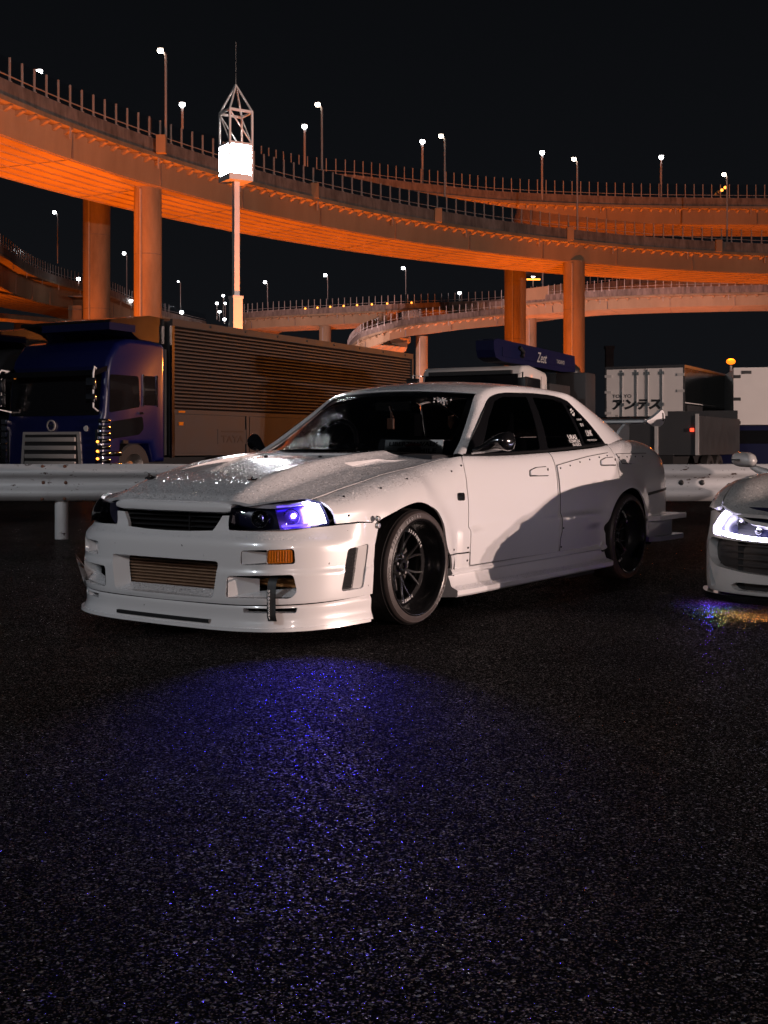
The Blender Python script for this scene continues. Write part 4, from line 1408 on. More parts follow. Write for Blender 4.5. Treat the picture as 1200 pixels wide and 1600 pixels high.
        b.build('rim_ring', M['rim'], tyre, 40)
        for k in range(14):
            grp, side_ = divmod(k, 2)
            a0 = 2 * PI * grp / 7 + (-.045 if side_ else .045)
            a1 = 2 * PI * grp / 7 + (-.205 if side_ else .205)
            n_ = 6
            rows = []
            for i in range(n_):
                t = i / (n_ - 1)
                r = .058 + (.193 - .058) * t
                a = a0 + (a1 - a0) * t ** 1.5
                w = .0105 - .0035 * t
                yy = -.132 + .024 * t ** 1.3
                rad = Vector((math.cos(a), 0, math.sin(a))); tan = Vector((-math.sin(a), 0, math.cos(a)))
                c = rad * r + Vector((0, yy, 0))
                rows.append([T @ (c - tan * w + Vector((0, -.022, 0))), T @ (c - tan * w), T @ (c - tan * w * .45 + Vector((0, .006, 0))), T @ (c + tan * w * .45 + Vector((0, .006, 0))), T @ (c + tan * w), T @ (c + tan * w + Vector((0, -.022, 0)))])
            MB().grid(rows).build('spoke', M['rim'], tyre, 30)
        b = MB().lathe([(.066, -.165), (.066, -.130), (.060, -.124), (.036, -.122), (.034, -.104), (.030, -.100), (.018, -.100), (.016, -.115), (.002, -.115)], 36, 'y', T)
        b.build('hub', M['rim'], tyre, 40)
        for k in range(5):
            a = 2 * PI * k / 5 + .3
            b = MB().lathe([(.0, -.106), (.008, -.106), (.009, -.110), (.009, -.126)], 6, 'y', T @ Matrix.Translation((.048 * math.cos(a), 0, .048 * math.sin(a))))
            b.build('wheel_nut', M['steel'], tyre)
        b = MB().lathe([(.150, -.185), (.150, -.175), (.06, -.172), (.06, -.19)], 40, 'y', T)
        b.build('brake_disc', M['disc'], tyre, 40)
        MB().lathe([(.206, -.212), (.002, -.212)], 40, 'y', T).build('wheel_back', M['deep'], tyre)
        def arc_text(body, rad, mid_deg, size, spread, y, mt, nm, bold=.0005):
            """letters set along a circle, tops outward; angles clockwise from the top as seen from outside"""
            V, F = [], []
            n = len(body)
            for k, ch in enumerate(body):
                if ch == ' ': continue
                me = text_mesh(ch, size, extrude=.0006, bold=bold, align='CENTER')
                th = math.radians(mid_deg + (k - (n - 1) / 2) * spread)
                # seen from +y outside, the car's front is at the left: right-hand direction is -x
                rad_v = Vector((-math.sin(th), 0, math.cos(th))); tan_v = Vector((-math.cos(th), 0, -math.sin(th)))
                o = len(V)
                for v in me.vertices:
                    V.append(T @ (rad_v * (rad + v.co.y) + tan_v * v.co.x + Vector((0, y + v.co.z, 0))))
                F += [tuple(o + i for i in p.vertices) for p in me.polygons]
                bpy.data.meshes.remove(me)
            MB().add(V, F).build(nm, mt, tyre)
        if letters:
            arc_text('KENDA', .2640, -52, .022, 5.8, .0002, M['inkgrey'], 'tyre_lettering', .0008)
            arc_text('RADIAL', .2640, -14, .021, 5.2, .0002, M['inkgrey'], 'tyre_lettering', .0006)
            arc_text('ROTATION', .2660, -88, .012, 3.0, .0002, M['inkgrey'], 'tyre_lettering', .0002)
            arc_text('KENDA', .2640, 128, .021, 5.8, .0002, M['inkgrey'], 'tyre_lettering', .0004)
            arc_text('326POWER', .1845, 38, .021, 6.4, -.1055, M['ink'], 'rim_lettering', .0006)
            arc_text('POWER', .1845, 165, .021, 6.4, -.1055, M['ink'], 'rim_lettering', .0006)
    wheel(0.0, .882, 1, camber=-1.5)
    wheel(-2.665, .880, 1, camber=-1.5)
    wheel(0.0, .882, -1, letters=False)
    wheel(-2.665, .880, -1, letters=False)

    # lit lamp: the violet beam of the left headlight
    loc = Matrix.Translation((-.5313, 6.935, 0)) @ Matrix.Rotation(math.atan2(H[1], H[0]), 4, 'Z')
    p = loc @ Vector((.79, .795, .62)); q = loc @ Vector((3.2, 1.15, 0.0))
    lamp('headlight_beam', 'SPOT', p, HEAD_W, (.055, .04, 1.0), .035, (-.30, 4.75, 0), 62, 1.0)
    return car


HEAD_W = 150
saloon = build_saloon()


# ================================================================== ground
gb = MB()
gb.add([(-900, -60, 0), (900, -60, 0), (900, 1600, 0), (-900, 1600, 0)], [(0, 1, 2, 3)])
ground = tag(gb.build('asphalt_ground', M['asphalt']), 'dark wet asphalt of the parking area', kind='structure')


# ================================================================== elevated roads
def ledge(rows, dz):
    """near deck edge through photo columns: px, row -> world, at height dz above the eye"""
    return [at(px, dz * F_PX / (HOR - y), y) for px, y in rows]


def ribbon(P, prof, N):
    rows = []
    for p, n in zip(P, N):
        rows.append([Vector((p[0] + n[0] * a, p[1] + n[1] * a, p[2] + b)) for a, b in prof])
    return rows


def elevated_road(name, label, pts, width=9.0, posts=(1.15, 1.4), girder=2.0, overhang=.62, parapet=1.0, brackets=1.15, seen=None, mats=('conc2', 'dirty', 'conc'), fence=True, group='elevated roads'):
    P0 = catmull(pts, 900)
    L = np.concatenate([[0], np.cumsum(np.linalg.norm(np.diff(P0, axis=0), axis=1))])
    def res(step):
        s = np.arange(0, L[-1], step)
        return np.stack([np.interp(s, L, P0[:, k]) for k in range(3)], 1)
    def normals(P):
        t = np.gradient(P[:, :2], axis=0); t /= np.linalg.norm(t, axis=1, keepdims=True)
        n = np.stack([-t[:, 1], t[:, 0]], 1)
        mid = len(P) // 2
        if (n[mid] * P[mid, :2]).sum() < 0: n = -n
        return n
    P = res(1.5); N = normals(P)
    base = P[len(P) // 2]
    root = thing(name, label, 'elevated road', (float(base[0]), float(base[1]), 0), group=None)
    off = Matrix.Translation((-float(base[0]), -float(base[1]), 0))
    def put(nm, prof, mt, closed=True, smooth=30):
        r = ribbon(P, prof, N)
        b = MB().grid(r, close=closed)
        if closed:
            b.add(r[0], [tuple(range(len(prof)))]); b.add(r[-1], [tuple(range(len(prof)))])
        b.v = [tuple(off @ Vector(v)) for v in b.v]
        return b.build(nm, M[mt], root, smooth)
    W = width
    put('deck_slab', [(0, -.28), (0, 0), (W, 0), (W, -.28), (W - .3, -.34), (.3, -.34)], mats[2])
    put('parapet', [(.10, .004), (.14, parapet), (.34, parapet), (.42, .004)], mats[1])
    put('parapet', [(W - .42, .004), (W - .34, parapet), (W - .14, parapet), (W - .10, .004)], mats[1])
    put('girder', [(overhang, -.345), (overhang + .12, -girder), (W - overhang - .12, -girder), (W - overhang, -.345)], mats[0], smooth=25)
    k = max(3, int((W - 2 * overhang) / 1.1))
    for i in range(k):
        a = overhang + .3 + (W - 2 * overhang - .6) * i / (k - 1)
        put('soffit_rib', [(a - .06, -girder + .004), (a - .06, -girder - .07), (a + .06, -girder - .07), (a + .06, -girder + .004)], mats[0])
    put('pipe_rail', [(.19, parapet + .30), (.19, parapet + .34), (.23, parapet + .34), (.23, parapet + .30)], 'post')
    # cross joints of the girder and drain spouts
    Qj = res(9.0); Nj = normals(Qj)
    for p, n in zip(Qj, Nj):
        c = off @ Vector(p); rz = math.atan2(n[1], n[0])
        T = Matrix.Translation(c) @ Matrix.Rotation(rz, 4, 'Z')
        b = MB().box((overhang - .03, -.035, -girder + .02), (overhang + .16, .035, -.36), T).box((overhang + .2, -.05, -girder - .03), (W - overhang - .2, .05, -girder + .01), T)
        b.build('girder_joint', M['dirty'], root)
        MB().box((.02, .9, -1.0), (.10, .98, -.30), T).build('drain_spout', M['post'], root)
    lo, hi = seen or (-40, 1240)
    def vis(p):
        px = 600 + F_PX * p[0] / p[1]
        return lo <= px <= hi
    if brackets:
        Q = res(brackets); NQ = normals(Q)
        me = None
        for p, n in zip(Q, NQ):
            if not vis(p): continue
            if me is None:
                b = MB().prism([(.06, -.345), (overhang + .06, -.345), (overhang + .06, -.66), (overhang - .06, -.64), (.08, -.42)], 'y', -.13, .13)
                me = b.mesh('bracket', M[mats[0]])
            o = bpy.data.objects.new('bracket', me)
            o.location = off @ Vector(p); o.rotation_euler = (0, 0, math.atan2(n[1], n[0]))
            link(o, root)
    if posts:
        Q = res(posts[0]); NQ = normals(Q)
        me = None
        for p, n in zip(Q, NQ):
            if not vis(p): continue
            if me is None:
                b = MB().box((.18, -.045, parapet - .02), (.28, .045, parapet + posts[1]))
                b.box((.14, -.11, parapet - .25), (.18, .11, parapet + .05))
                me = b.mesh('fence_post', M['post'])
            o = bpy.data.objects.new('fence_post', me)
            o.location = off @ Vector(p); o.rotation_euler = (0, 0, math.atan2(n[1], n[0]))
            link(o, root)
        if fence:
            put('fence_panel', [(.235, parapet + .01), (.235, parapet + posts[1] - .05)], 'pane', closed=False)
    return root, off


def column(root, off, px, Y, r, ztop, face=False, capital=.0):
    c = at(px, Y, Z=0)
    b = MB().lathe([(r, 0), (r, ztop - .5), (r * (1 + capital), ztop)], 32, 'z', off @ Matrix.Translation((c.x, c.y, 0)))
    b.build('column', M['conc'], root, 30)
    T = off @ Matrix.Translation((c.x, c.y, 0))
    MB().tube([T @ Vector((-.35 * r, -r * .985, .5)), T @ Vector((-.35 * r, -r * .985, ztop - .3))], .085, 6).build('drain_pipe', M['post'], root, 50)
    for k in range(1, 4):
        MB().lathe([(r + .004, ztop * k / 4 - .03), (r + .006, ztop * k / 4), (r + .004, ztop * k / 4 + .03)], 32, 'z', T).build('pour_joint', M['dirty'], root, 30)
    MB().lathe([(r + .5, 0), (r + .5, .35), (r + .4, .42), (r - .02, .42)], 32, 'z', off @ Matrix.Translation((c.x, c.y, 0))).build('column_footing', M['conc'], root, 30)


D1 = [(-190, 53.7), (-90, 104.4), (0, 145.7), (120, 194.8), (240, 237.4), (360, 273.9), (480, 304.9), (600, 330.6), (720, 351.5), (840, 368.0), (960, 380.6), (1080, 389.7), (1200, 395.6), (1400, 401.3)]
road1, off1 = elevated_road('elevated_road', 'main curved elevated road lit orange from below, sweeping across above the trucks', ledge(D1, 20.0), 9.0)
column(road1, off1, 231, 85.6, .96, 20.94 - 1.9)
column(road1, off1, 897, 120.2, 1.04, 20.94 - 1.9)
# lamp-base boxes on its parapet
for px, y in ((252, 237), (492, 308), (685, 345.5), (891, 373.6), (1123, 392)):
    p = off1 @ at(px, 20 * F_PX / (HOR - y), y)
    MB().box((p.x - .32, p.y - .22, p.z - .1), (p.x + .32, p.y + .3, p.z + 1.12)).build('lamp_base_box', M['conc2'], road1)

D2 = [(-120, 140), (0, 180), (62, 197), (170, 219), (285, 241), (380, 260), (476, 281), (560, 288), (633, 297), (700, 304), (780, 312), (900, 317.5), (1000, 320.5), (1100, 321.8), (1200, 322.5), (1400, 323)]
road2, off2 = elevated_road('elevated_road', 'upper elevated road seen behind the main curve at the upper right, dark fence on top', ledge(D2, 28.2), 9.5, posts=(1.05, 1.6), seen=(400, 1240))
column(road2, off2, 151, 113.5, 1.24, 29.1 - 1.9)
column(road2, off2, 805, 145.5, 1.28, 29.1 - 1.9)

D3 = [(330, 520), (372, 499), (420, 494), (500, 490), (600, 485), (700, 481.5), (780, 477.5), (900, 466), (1000, 461), (1100, 458), (1200, 456), (1400, 453)]
p3 = ledge(D3, 21.6)
p3[0] = p3[1] + Vector((-3.5, 14, 0))
road3, off3 = elevated_road('elevated_road', 'far pale elevated road behind the mast and trucks, running low across to the right', p3, 9.0, posts=(1.1, 1.4), girder=1.75, seen=(370, 1240), brackets=1.5)
column(road3, off3, 508, 203.0, 1.0, 22.5 - 1.7)
column(road3, off3, 829, 191.0, .92, 22.5 - 1.7)
# noise wall on its parapet
q0, q1 = off3 @ at(822, 184.5, 469), off3 @ at(880, 181, 466)
w = (q1 - q0); wn_ = Vector((-w.y, w.x, 0)).normalized() * .12
MB().add([q0, q1, q1 + Vector((0, 0, 2.1)), q0 + Vector((0, 0, 1.75)), q0 + wn_, q1 + wn_, q1 + wn_ + Vector((0, 0, 2.1)), q0 + wn_ + Vector((0, 0, 1.75))], [(0, 1, 2, 3), (7, 6, 5, 4), (0, 4, 5, 1), (1, 5, 6, 2), (2, 6, 7, 3), (3, 7, 4, 0)]).build('noise_wall', M['conc2'], road3)

D4 = [(541, 552, 196), (547, 541, 188), (556, 533, 182), (567, 526, 178), (600, 516, 175), (633, 508.5, 177), (667, 503.5, 180), (733, 496, 184), (800, 489, 189), (880, 482, 195)]
p4 = [at(px, Y, y) for px, y, Y in D4]
road4, off4 = elevated_road('elevated_road', 'slip road that peels off the far elevated road in a tight orange lit curve', p4, 8.0, posts=(1.2, 1.2), girder=1.6, parapet=.9, seen=(540, 800), brackets=1.5)
column(road4, off4, 659, 184.0, .90, 18.9 - 1.5)

D5 = [(860, 458), (925, 452), (1000, 442.5), (1060, 436), (1120, 431), (1200, 426), (1400, 418)]
road5, off5 = elevated_road('elevated_road', 'farthest slip road, a thin pale strip rising to the right between two decks', ledge(D5, 27.5), 7.0, posts=(1.6, 1.3), girder=1.4, seen=(890, 1210), brackets=None)

D6 = [(-44.5, 104), (-44.3, 122), (-44.2, 141), (-46.0, 160), (-46.3, 178), (-43.8, 195), (-42.7, 209), (-40.0, 221), (-34, 236)]
p6 = [Vector((x, y, CAM_H + z)) for (x, y), z in zip(D6, (22.5, 22.3, 22.2, 22.6, 23.4, 24, 24, 23.5, 23))]
road6, off6 = elevated_road('elevated_road', 'dark elevated road passing behind at the left edge, low beside the paired columns', p6, 12.0, posts=(1.4, 1.4), girder=3.0, overhang=1.6, seen=(-20, 270), brackets=None)
for px, Y, r in ((121, 176, 1.3), ):
    c = off6 @ at(px, Y, Z=0)
    MB().box((c.x - .95, c.y - 1.4, 0), (c.x + .95, c.y + 1.4, 21)).build('pier', M['conc'], road6)
    for k in range(5):
        MB().box((c.x - 1.02, c.y - 1.5, 14.6 + k * 1.9), (c.x + 1.02, c.y + 1.5, 14.75 + k * 1.9)).build('pier_ladder_ring', M['dirty'], road6)
# cross beam of the left road
c0, c1 = off6 @ at(-30, 150, Z=16.9), off6 @ at(112, 176, Z=18.6)
MB().tube([c0, c1], .55, 6).build('cross_beam', M['conc'], road6)


# ------------------------------------------------------------------ lamps on the elevated roads
def road_lamp(label, px, Y, y_top, y_base, warm=False, r=.22, arm=.0, group='lamps on the elevated roads', pole=.09):
    t, b0 = at(px, Y, y_top), at(px, Y, y_base)
    o = thing('road_lamp', label, 'street lamp', (b0.x, b0.y, b0.z), group=group)
    h = t.z - b0.z
    path = [(0, 0, 0), (0, 0, h * .5), (0, 0, h - .25)]
    path += [(-arm, 0, h + .05)] if arm else []
    MB().tube(path, pole, 8).build('lamp_pole', M['post'], o, 50)
    MB().blob((-arm * 1.4, -.1, h), (r * 1.05, r, r * .9), 10, 6).build('lamp_head', M['e_warm' if warm else 'e_lamp'], o, 60)
    MB().box((-arm * 1.4 - r, -.1 - r * .7, h + r * .62), (-arm * 1.4 + r, -.1 + r * .7, h + r * .8)).build('lamp_cover', M['post'], o)
    return o


for lab, px, dy in (('tall lamp on the main curved road, nearest the top left corner', 259, (80, 236)), ('tall lamp on the main curved road, just right of the floodlight mast', 503, (164, 310)), ('tall lamp on the main curved road, over the middle of the photo', 695, (213, 347)), ('tall lamp on the main curved road, above the orange column at right', 902, (249, 374)), ('tall lamp on the main curved road, nearest the right edge', 1136, (273, 393))):
    road_lamp(lab, px, 20 * F_PX / (HOR - dy[1]) + .7, dy[0], dy[1] - 10, warm=True, r=.20, arm=.25)
for lab, px, yt, yb in (('short bright lamp on the upper road, at far left above the main curve', 62, 113, 190), ('short bright lamp on the upper road, just left of the mast top', 285, 164, 236), ('short bright lamp on the upper road, second right of the mast', 476, 198, 276), ('short bright lamp on the upper road, over the middle beside a taller warm one', 660, 222, 298), ('short bright lamp on the upper road, left of the paired right columns', 847, 239, 312), ('short bright lamp on the upper road, rightmost of its row', 1033, 246, 318)):
    road_lamp(lab, px, 28.2 * F_PX / (HOR - yb - 4), yt, yb, r=.27, pole=.13)
for lab, px, Y, yt, yb, r in (
        ('small far lamp over the pale far road, left end beyond the mast', 418, 207, 441, 492, .27),
        ('small far lamp over the pale far road, above the truck trailer', 512, 205, 430, 486, .27),
        ('small far lamp over the pale far road, tallest of its row', 634, 200, 419, 482, .27),
        ('far lamp beside the dark right column over the pale far road', 789, 196, 408, 474, .27),
        ('low bright lamp on the far fence left of the dark right column', 718, 194, 458, 476, .27),
        ('lamp on the sign gantry between the right columns', 833, 190, 431, 448, .30),
        ('lamp standing over the dark road at the left edge', 90, 168, 332, 412, .24),
        ('lamp seen between the two left columns', 198, 205, 396, 465, .28),
        ('low lamp beside the right one of the left columns', 205, 207, 470, 482, .27),
        ('lamp on the fence end of the dark left road', 123, 172, 436, 446, .27),
        ('faint lamp on a thin pole left of the mast foot', 282, 230, 440, 492, .16),
        ('square white lamp low beside the trailer top, left of the mast', 284, 228, 488, 500, .36),
        ('lamp in the small cluster by the mast foot, upper one', 349, 225, 462, 500, .24),
        ('lamp in the small cluster by the mast foot, left one', 339, 228, 474, 500, .26),
        ('lamp in the small cluster by the mast foot, right one', 352, 232, 474, 500, .22),
        ('lamp in the small cluster by the mast foot, low left one', 343, 226, 487, 502, .26),
        ('lamp in the small cluster by the mast foot, lowest one', 351, 222, 499, 506, .28),
        ('lamp on the slip road where it bends behind the trailer', 590, 178, 512, 520, .22)):
    road_lamp(lab, px, Y, yt, yb, r=r, arm=.3 if yb - yt > 40 else 0, pole=.07)
# amber marker lights along the far fence
for k, px in enumerate((477, 496, 516, 537, 558, 581, 605, 643)):
    p = at(px, 199 - k * .8, 482 - k * 1.3)
    o = MB().blob((0, 0, 0), .16, 8, 4).build('fence_marker_lamp', M['e_amb'])
    o.location = p
    tag(o, '%s amber marker lamp from the left on the far pale road fence' % ('first', 'second', 'third', 'fourth', 'fifth', 'sixth', 'seventh', 'eighth')[k], 'marker lamp', 'amber marker lamps along the far fence')
for px, y in ((1128, 297), (1133, 293)):
    o = MB().blob((0, 0, 0), .18, 8, 4).build('marker_lamp', M['e_amb'])
    o.location = at(px, 143, y)
    tag(o, ('lower left amber lamp of the pair on the upper road', 'upper right amber lamp of the pair on the upper road')[px > 1130], 'marker lamp', 'pair of amber lamps on the upper road')
# sign gantry with an orange lit sign
g0 = at(848, 189, 447)
g = thing('sign_gantry', 'small sign gantry on the far road between the right columns, lit orange', 'sign gantry', tuple(g0))
MB().box((-.1, -.1, -1.5), (.1, .1, 2.2)).build('gantry_post', M['post'], g)
MB().box((-2.6, -.08, 1.5), (.1, .08, 2.2)).build('sign_board', M['grey'], g)
MB().box((-2.5, -.14, .9), (-.4, -.09, 1.15)).build('light_bar', M['e_amb'], g)

# ------------------------------------------------------------------ sodium lamps that stand on the ground under the decks
def sodium_post(label, x, y, h, power, aim=None):
    o = thing('sodium_lamp', label, 'street lamp', (x, y, 0), group='sodium lamps under the elevated roads')
    MB().tube([(0, 0, 0), (0, 0, h - .2)], [.09, .06], 10).build('lamp_pole', M['post'], o, 50)
    MB().blob((0, 0, h), (.24, .18, .15), 14, 8).build('lamp_head', M['e_sod'], o, 60)
    lamp('sodium_light', 'POINT', (x, y, h + .55), power, SODIUM, .3)
    return o


p = at(1142, 62, 565)
sodium_post('orange street lamp glaring over the white box truck at right', p.x, p.y, p.z, 450)
def sodium_flood(label, x, y, power, aim, ang=75):
    o = thing('sodium_floodlight', label, 'floodlight', (x, y, 0), group='sodium floodlights on the ground under the elevated roads')
    MB().box((-.06, -.06, 0), (.06, .06, 1.4)).build('floodlight_stand', M['post'], o)
    MB().box((-.3, -.2, 1.4), (.3, .2, 1.75), bev=.04).build('floodlight_head', M['grey'], o)
    lamp('sodium_flood', 'SPOT', (x, y, 2.1), power, SODIUM, .25, aim, ang, .6)


FL = 'orange floodlight on the ground under the elevated roads, hidden by the trucks'
for x, y, w, aim, ang in (
        (-27, 68, 8000, (-25, 71, 20), 120), (-24, 80, 8000, (-22, 80, 20), 120), (-17, 90, 8000, (-16, 90, 20), 115), (-10, 98, 8000, (-9, 99, 20), 115),
        (-2, 107, 8000, (-1, 108, 20), 115), (7, 115, 8000, (8, 116, 20), 115), (16, 122, 8000, (17, 122, 20), 115), (27, 127, 8000, (28, 128, 20), 115), (40, 131, 8000, (41, 132, 20), 115),
        (-50, 150, 14000, (-50, 160, 20), 130), (-25, 78, 7800, (-16.5, 85.6, 11), 110), (-31, 102, 13500, (-26.5, 113, 12), 115), (-9, 79, 3900, (-16, 85.6, 10), 100),
        (12, 111, 7800, (18.6, 120, 11), 110), (9, 134, 10500, (15.6, 145, 14), 110), (-16, 62, 15000, (-21, 74, 20), 80), (2, 90, 5000, (0, 104, 20), 80), (20, 104, 8000, (27, 124, 19), 80),
        (-8, 207, 16000, (-8, 207, 20), 130), (8, 182, 16000, (5, 184, 17), 130), (18, 190, 16000, (18, 192, 20), 130), (42, 180, 16000, (44, 182, 20), 130),
        (22, 146, 9000, (22, 148, 27), 130), (40, 150, 9000, (40, 152, 27), 130), (-2, 44, 5000, (-5.4, 45, 7), 70)):
    sodium_flood(FL, x, y, w, aim, ang)

sodium_post('orange street lamp out on the lot to the right, mirrored in the silver trailer', 33, 50.3, 6.6, 120)
sodium_post('orange street lamp behind the plain white box truck at right', 29, 61, 6.0, 260)
# ------------------------------------------------------------------ white floodlight mast
mp = at(368.5, 45, Z=0)
mast = thing('floodlight_mast', 'tall white lighting mast with a glaring lantern and open steel spire', 'light mast', (mp.x, mp.y, 0), math.radians(32))
MB().box((-.185, -.185, 0), (.185, .185, 6.35)).box((-.21, -.21, 6.35), (.21, .21, 6.45)).build('mast_base', M['mast'], mast)
MB().box((-.105, -.105, 6.45), (.105, .105, 10.64)).build('mast_pole', M['mast'], mast)
a = .445
MB().box((-a - .03, -a - .03, 10.64), (a + .03, a + .03, 10.86)).build('lantern_floor', M['mast'], mast)
for sx in (-1, 1):
    for sy in (-1, 1):
        MB().box((sx * a - .035, sy * a - .035, 10.86), (sx * a + .035, sy * a + .035, 13.18)).build('lantern_upright', M['mast'], mast)
for z in (11.98, 13.18):
    b = MB()
    for s in (-1, 1):
        b.box((-a - .03, s * a - .03, z - .045), (a + .03, s * a + .03, z + .045)).box((s * a - .028, -a - .028, z - .043), (s * a + .028, a + .028, z + .043))
    b.build('lantern_ring', M['mast'], mast)
for sx in (-1, 1):
    for sy in (-1, 1):
        MB().tube([(sx * a, sy * a, 13.2), (0, 0, 14.22)], .04, 6).build('spire_bar', M['mast'], mast)
for s in (-1, 1):
    MB().tube([(-a, s * a, 13.15), (a, s * a, 12.0)], .028, 6).build('brace', M['mast'], mast)
    MB().tube([(s * a, a, 13.15), (s * a, -a, 12.0)], .028, 6).build('brace', M['mast'], mast)
MB().tube([(0, 0, 14.1), (0, 0, 15.8)], .007, 5).build('lightning_rod', M['post'], mast)
MB().box((-a, -a, 11.93), (a, a, 11.95)).build('lantern_roof', M['mast'], mast)
for k in range(4):
    T = Matrix.Rotation(k * PI / 2, 4, 'Z')
    for dx in (-.21, .21):
        for z in (11.06, 11.42, 11.78):
            Tl = T @ Matrix.Translation((dx, -.405, z))
            MB().box((-.2, -.012, -.172), (.2, .0, .172), Tl, bev=.004).build('floodlight', M['e_mast'], mast)
            MB().box((-.17, .002, -.15), (.17, .12, .15), Tl).build('floodlight_case', M['mast'], mast)


# ================================================================== guard rail
gr = thing('guard_rail', 'long white steel guard rail with chipped rusty paint behind the parked cars', 'guard rail', (0, 12.28, 0))
PR = [(.759, 0), (.750, .016), (.735, .03), (.712, .062), (.695, .078), (.675, .083), (.655, .078), (.636, .052), (.618, .018), (.600, .006), (.573, .003), (.546, .006), (.528, .018), (.510, .052), (.492, .078), (.472, .083), (.450, .080), (.432, .066), (.405, .030), (.394, .012), (.387, 0)]
joints = [-11.48, -7.48, -3.48, .52, 4.52, 8.52, 12.52]
for i in range(len(joints) - 1):
    x0, x1 = joints[i], joints[i + 1]
    o_ = .0035 * (i % 2)
    rows = []
    for x in np.linspace(x0 - .12, x1 + .12, 9):
        wob = .004 * math.sin(x * 1.7) + .003 * math.sin(x * 4.1)
        rows.append([Vector((x, -d - o_ + wob, z + wob * .5)) for z, d in PR] + [Vector((x, -d - o_ + wob + .004, z + wob * .5)) for z, d in PR[::-1]])
    MB().grid(rows, close=True).build('rail_beam', M['rail'], gr, 50)
bolt = MB().lathe([(.0, -.016), (.012, -.014), (.017, -.006), (.018, 0)], 12, 'y').mesh('bolt', M['brown'], 40)
for x in joints:
    for dx in (-.068, .155):
        for z, d in ((.735, .036), (.573, .004), (.412, .045)):
            o = bpy.data.objects.new('bolt', bolt); o.location = (x + .13 + dx, -d - .003, z); link(o, gr)
hole = MB().lathe([(.0, -.012), (.020, -.011), (.028, -.005), (.029, 0)], 14, 'y').mesh('bolt', M['black'], 40)
for x in (2.98, 3.19):
    o = bpy.data.objects.new('bolt', hole); o.location = (x, -.008, .573); link(o, gr)
for x in (-7.26, -3.26, .74, 4.74, 8.74):
    b = MB().lathe([(.066, 0), (.066, .70), (.05, .73), (.002, .735)], 20, 'z', Matrix.Translation((x, .085, 0)))
    b.build('rail_post', M['rail'], gr, 40)
    MB().box((x - .05, .004, .50), (x + .05, .03, .65)).build('post_bracket', M['post'], gr)

# ================================================================== trucks
def trunk_frame(pt, y_side, heading):
    h = Vector((heading[0], heading[1], 0)).normalized(); l = Vector((-h.y, h.x, 0))
    o = Vector(pt) - l * y_side
    return (o.x, o.y, 0), math.atan2(h.y, h.x)


HT = (-.4687, -.8834)


def truck_wheel(root, x, y, r=.5, w=.28):
    T = Matrix.Translation((x, y, r))
    s = 1 if y > 0 else -1
    b = MB().lathe([(r * .58, -w / 2), (r * .93, -w / 2), (r, -w / 2 + .03), (r, w / 2 - .03), (r * .93, w / 2), (r * .58, w / 2)], 32, 'y', T)
    t = b.build('truck_wheel', M['rubber'], root, 35)
    MB().lathe([(r * .58, s * w / 2), (r * .52, s * (w / 2 - .02)), (r * .3, s * (w / 2 - .10)), (.01, s * (w / 2 - .09))], 24, 'y', T).build('wheel_rim', M['steel'], t, 40)


def cabin_shell(prof, y, bev=.07):
    """cab side outline (x, z) extruded across the cab with rounded long edges"""
    bm = bmesh.new()
    n = len(prof)
    vs = [[bm.verts.new((p[0], s * y, p[1])) for p in prof] for s in (-1, 1)]
    bm.faces.new(vs[0]); bm.faces.new(vs[1][::-1])
    for i in range(n):
        j = (i + 1) % n
        bm.faces.new((vs[0][i], vs[1][i], vs[1][j], vs[0][j]))
    bmesh.ops.recalc_face_normals(bm, faces=bm.faces)
    ed = [e for e in bm.edges if abs(abs(e.verts[0].co.y) - y) < 1e-5 and e.verts[0].co.y * e.verts[1].co.y > 0 and max(e.verts[0].co.z, e.verts[1].co.z) > .6]
    bmesh.ops.bevel(bm, geom=ed, offset=bev, segments=4, affect='EDGES', profile=.5)
    bm.verts.index_update()
    b = MB().add([v.co.copy() for v in bm.verts], [[v.index for v in f.verts] for f in bm.faces])
    bm.free()
    return b


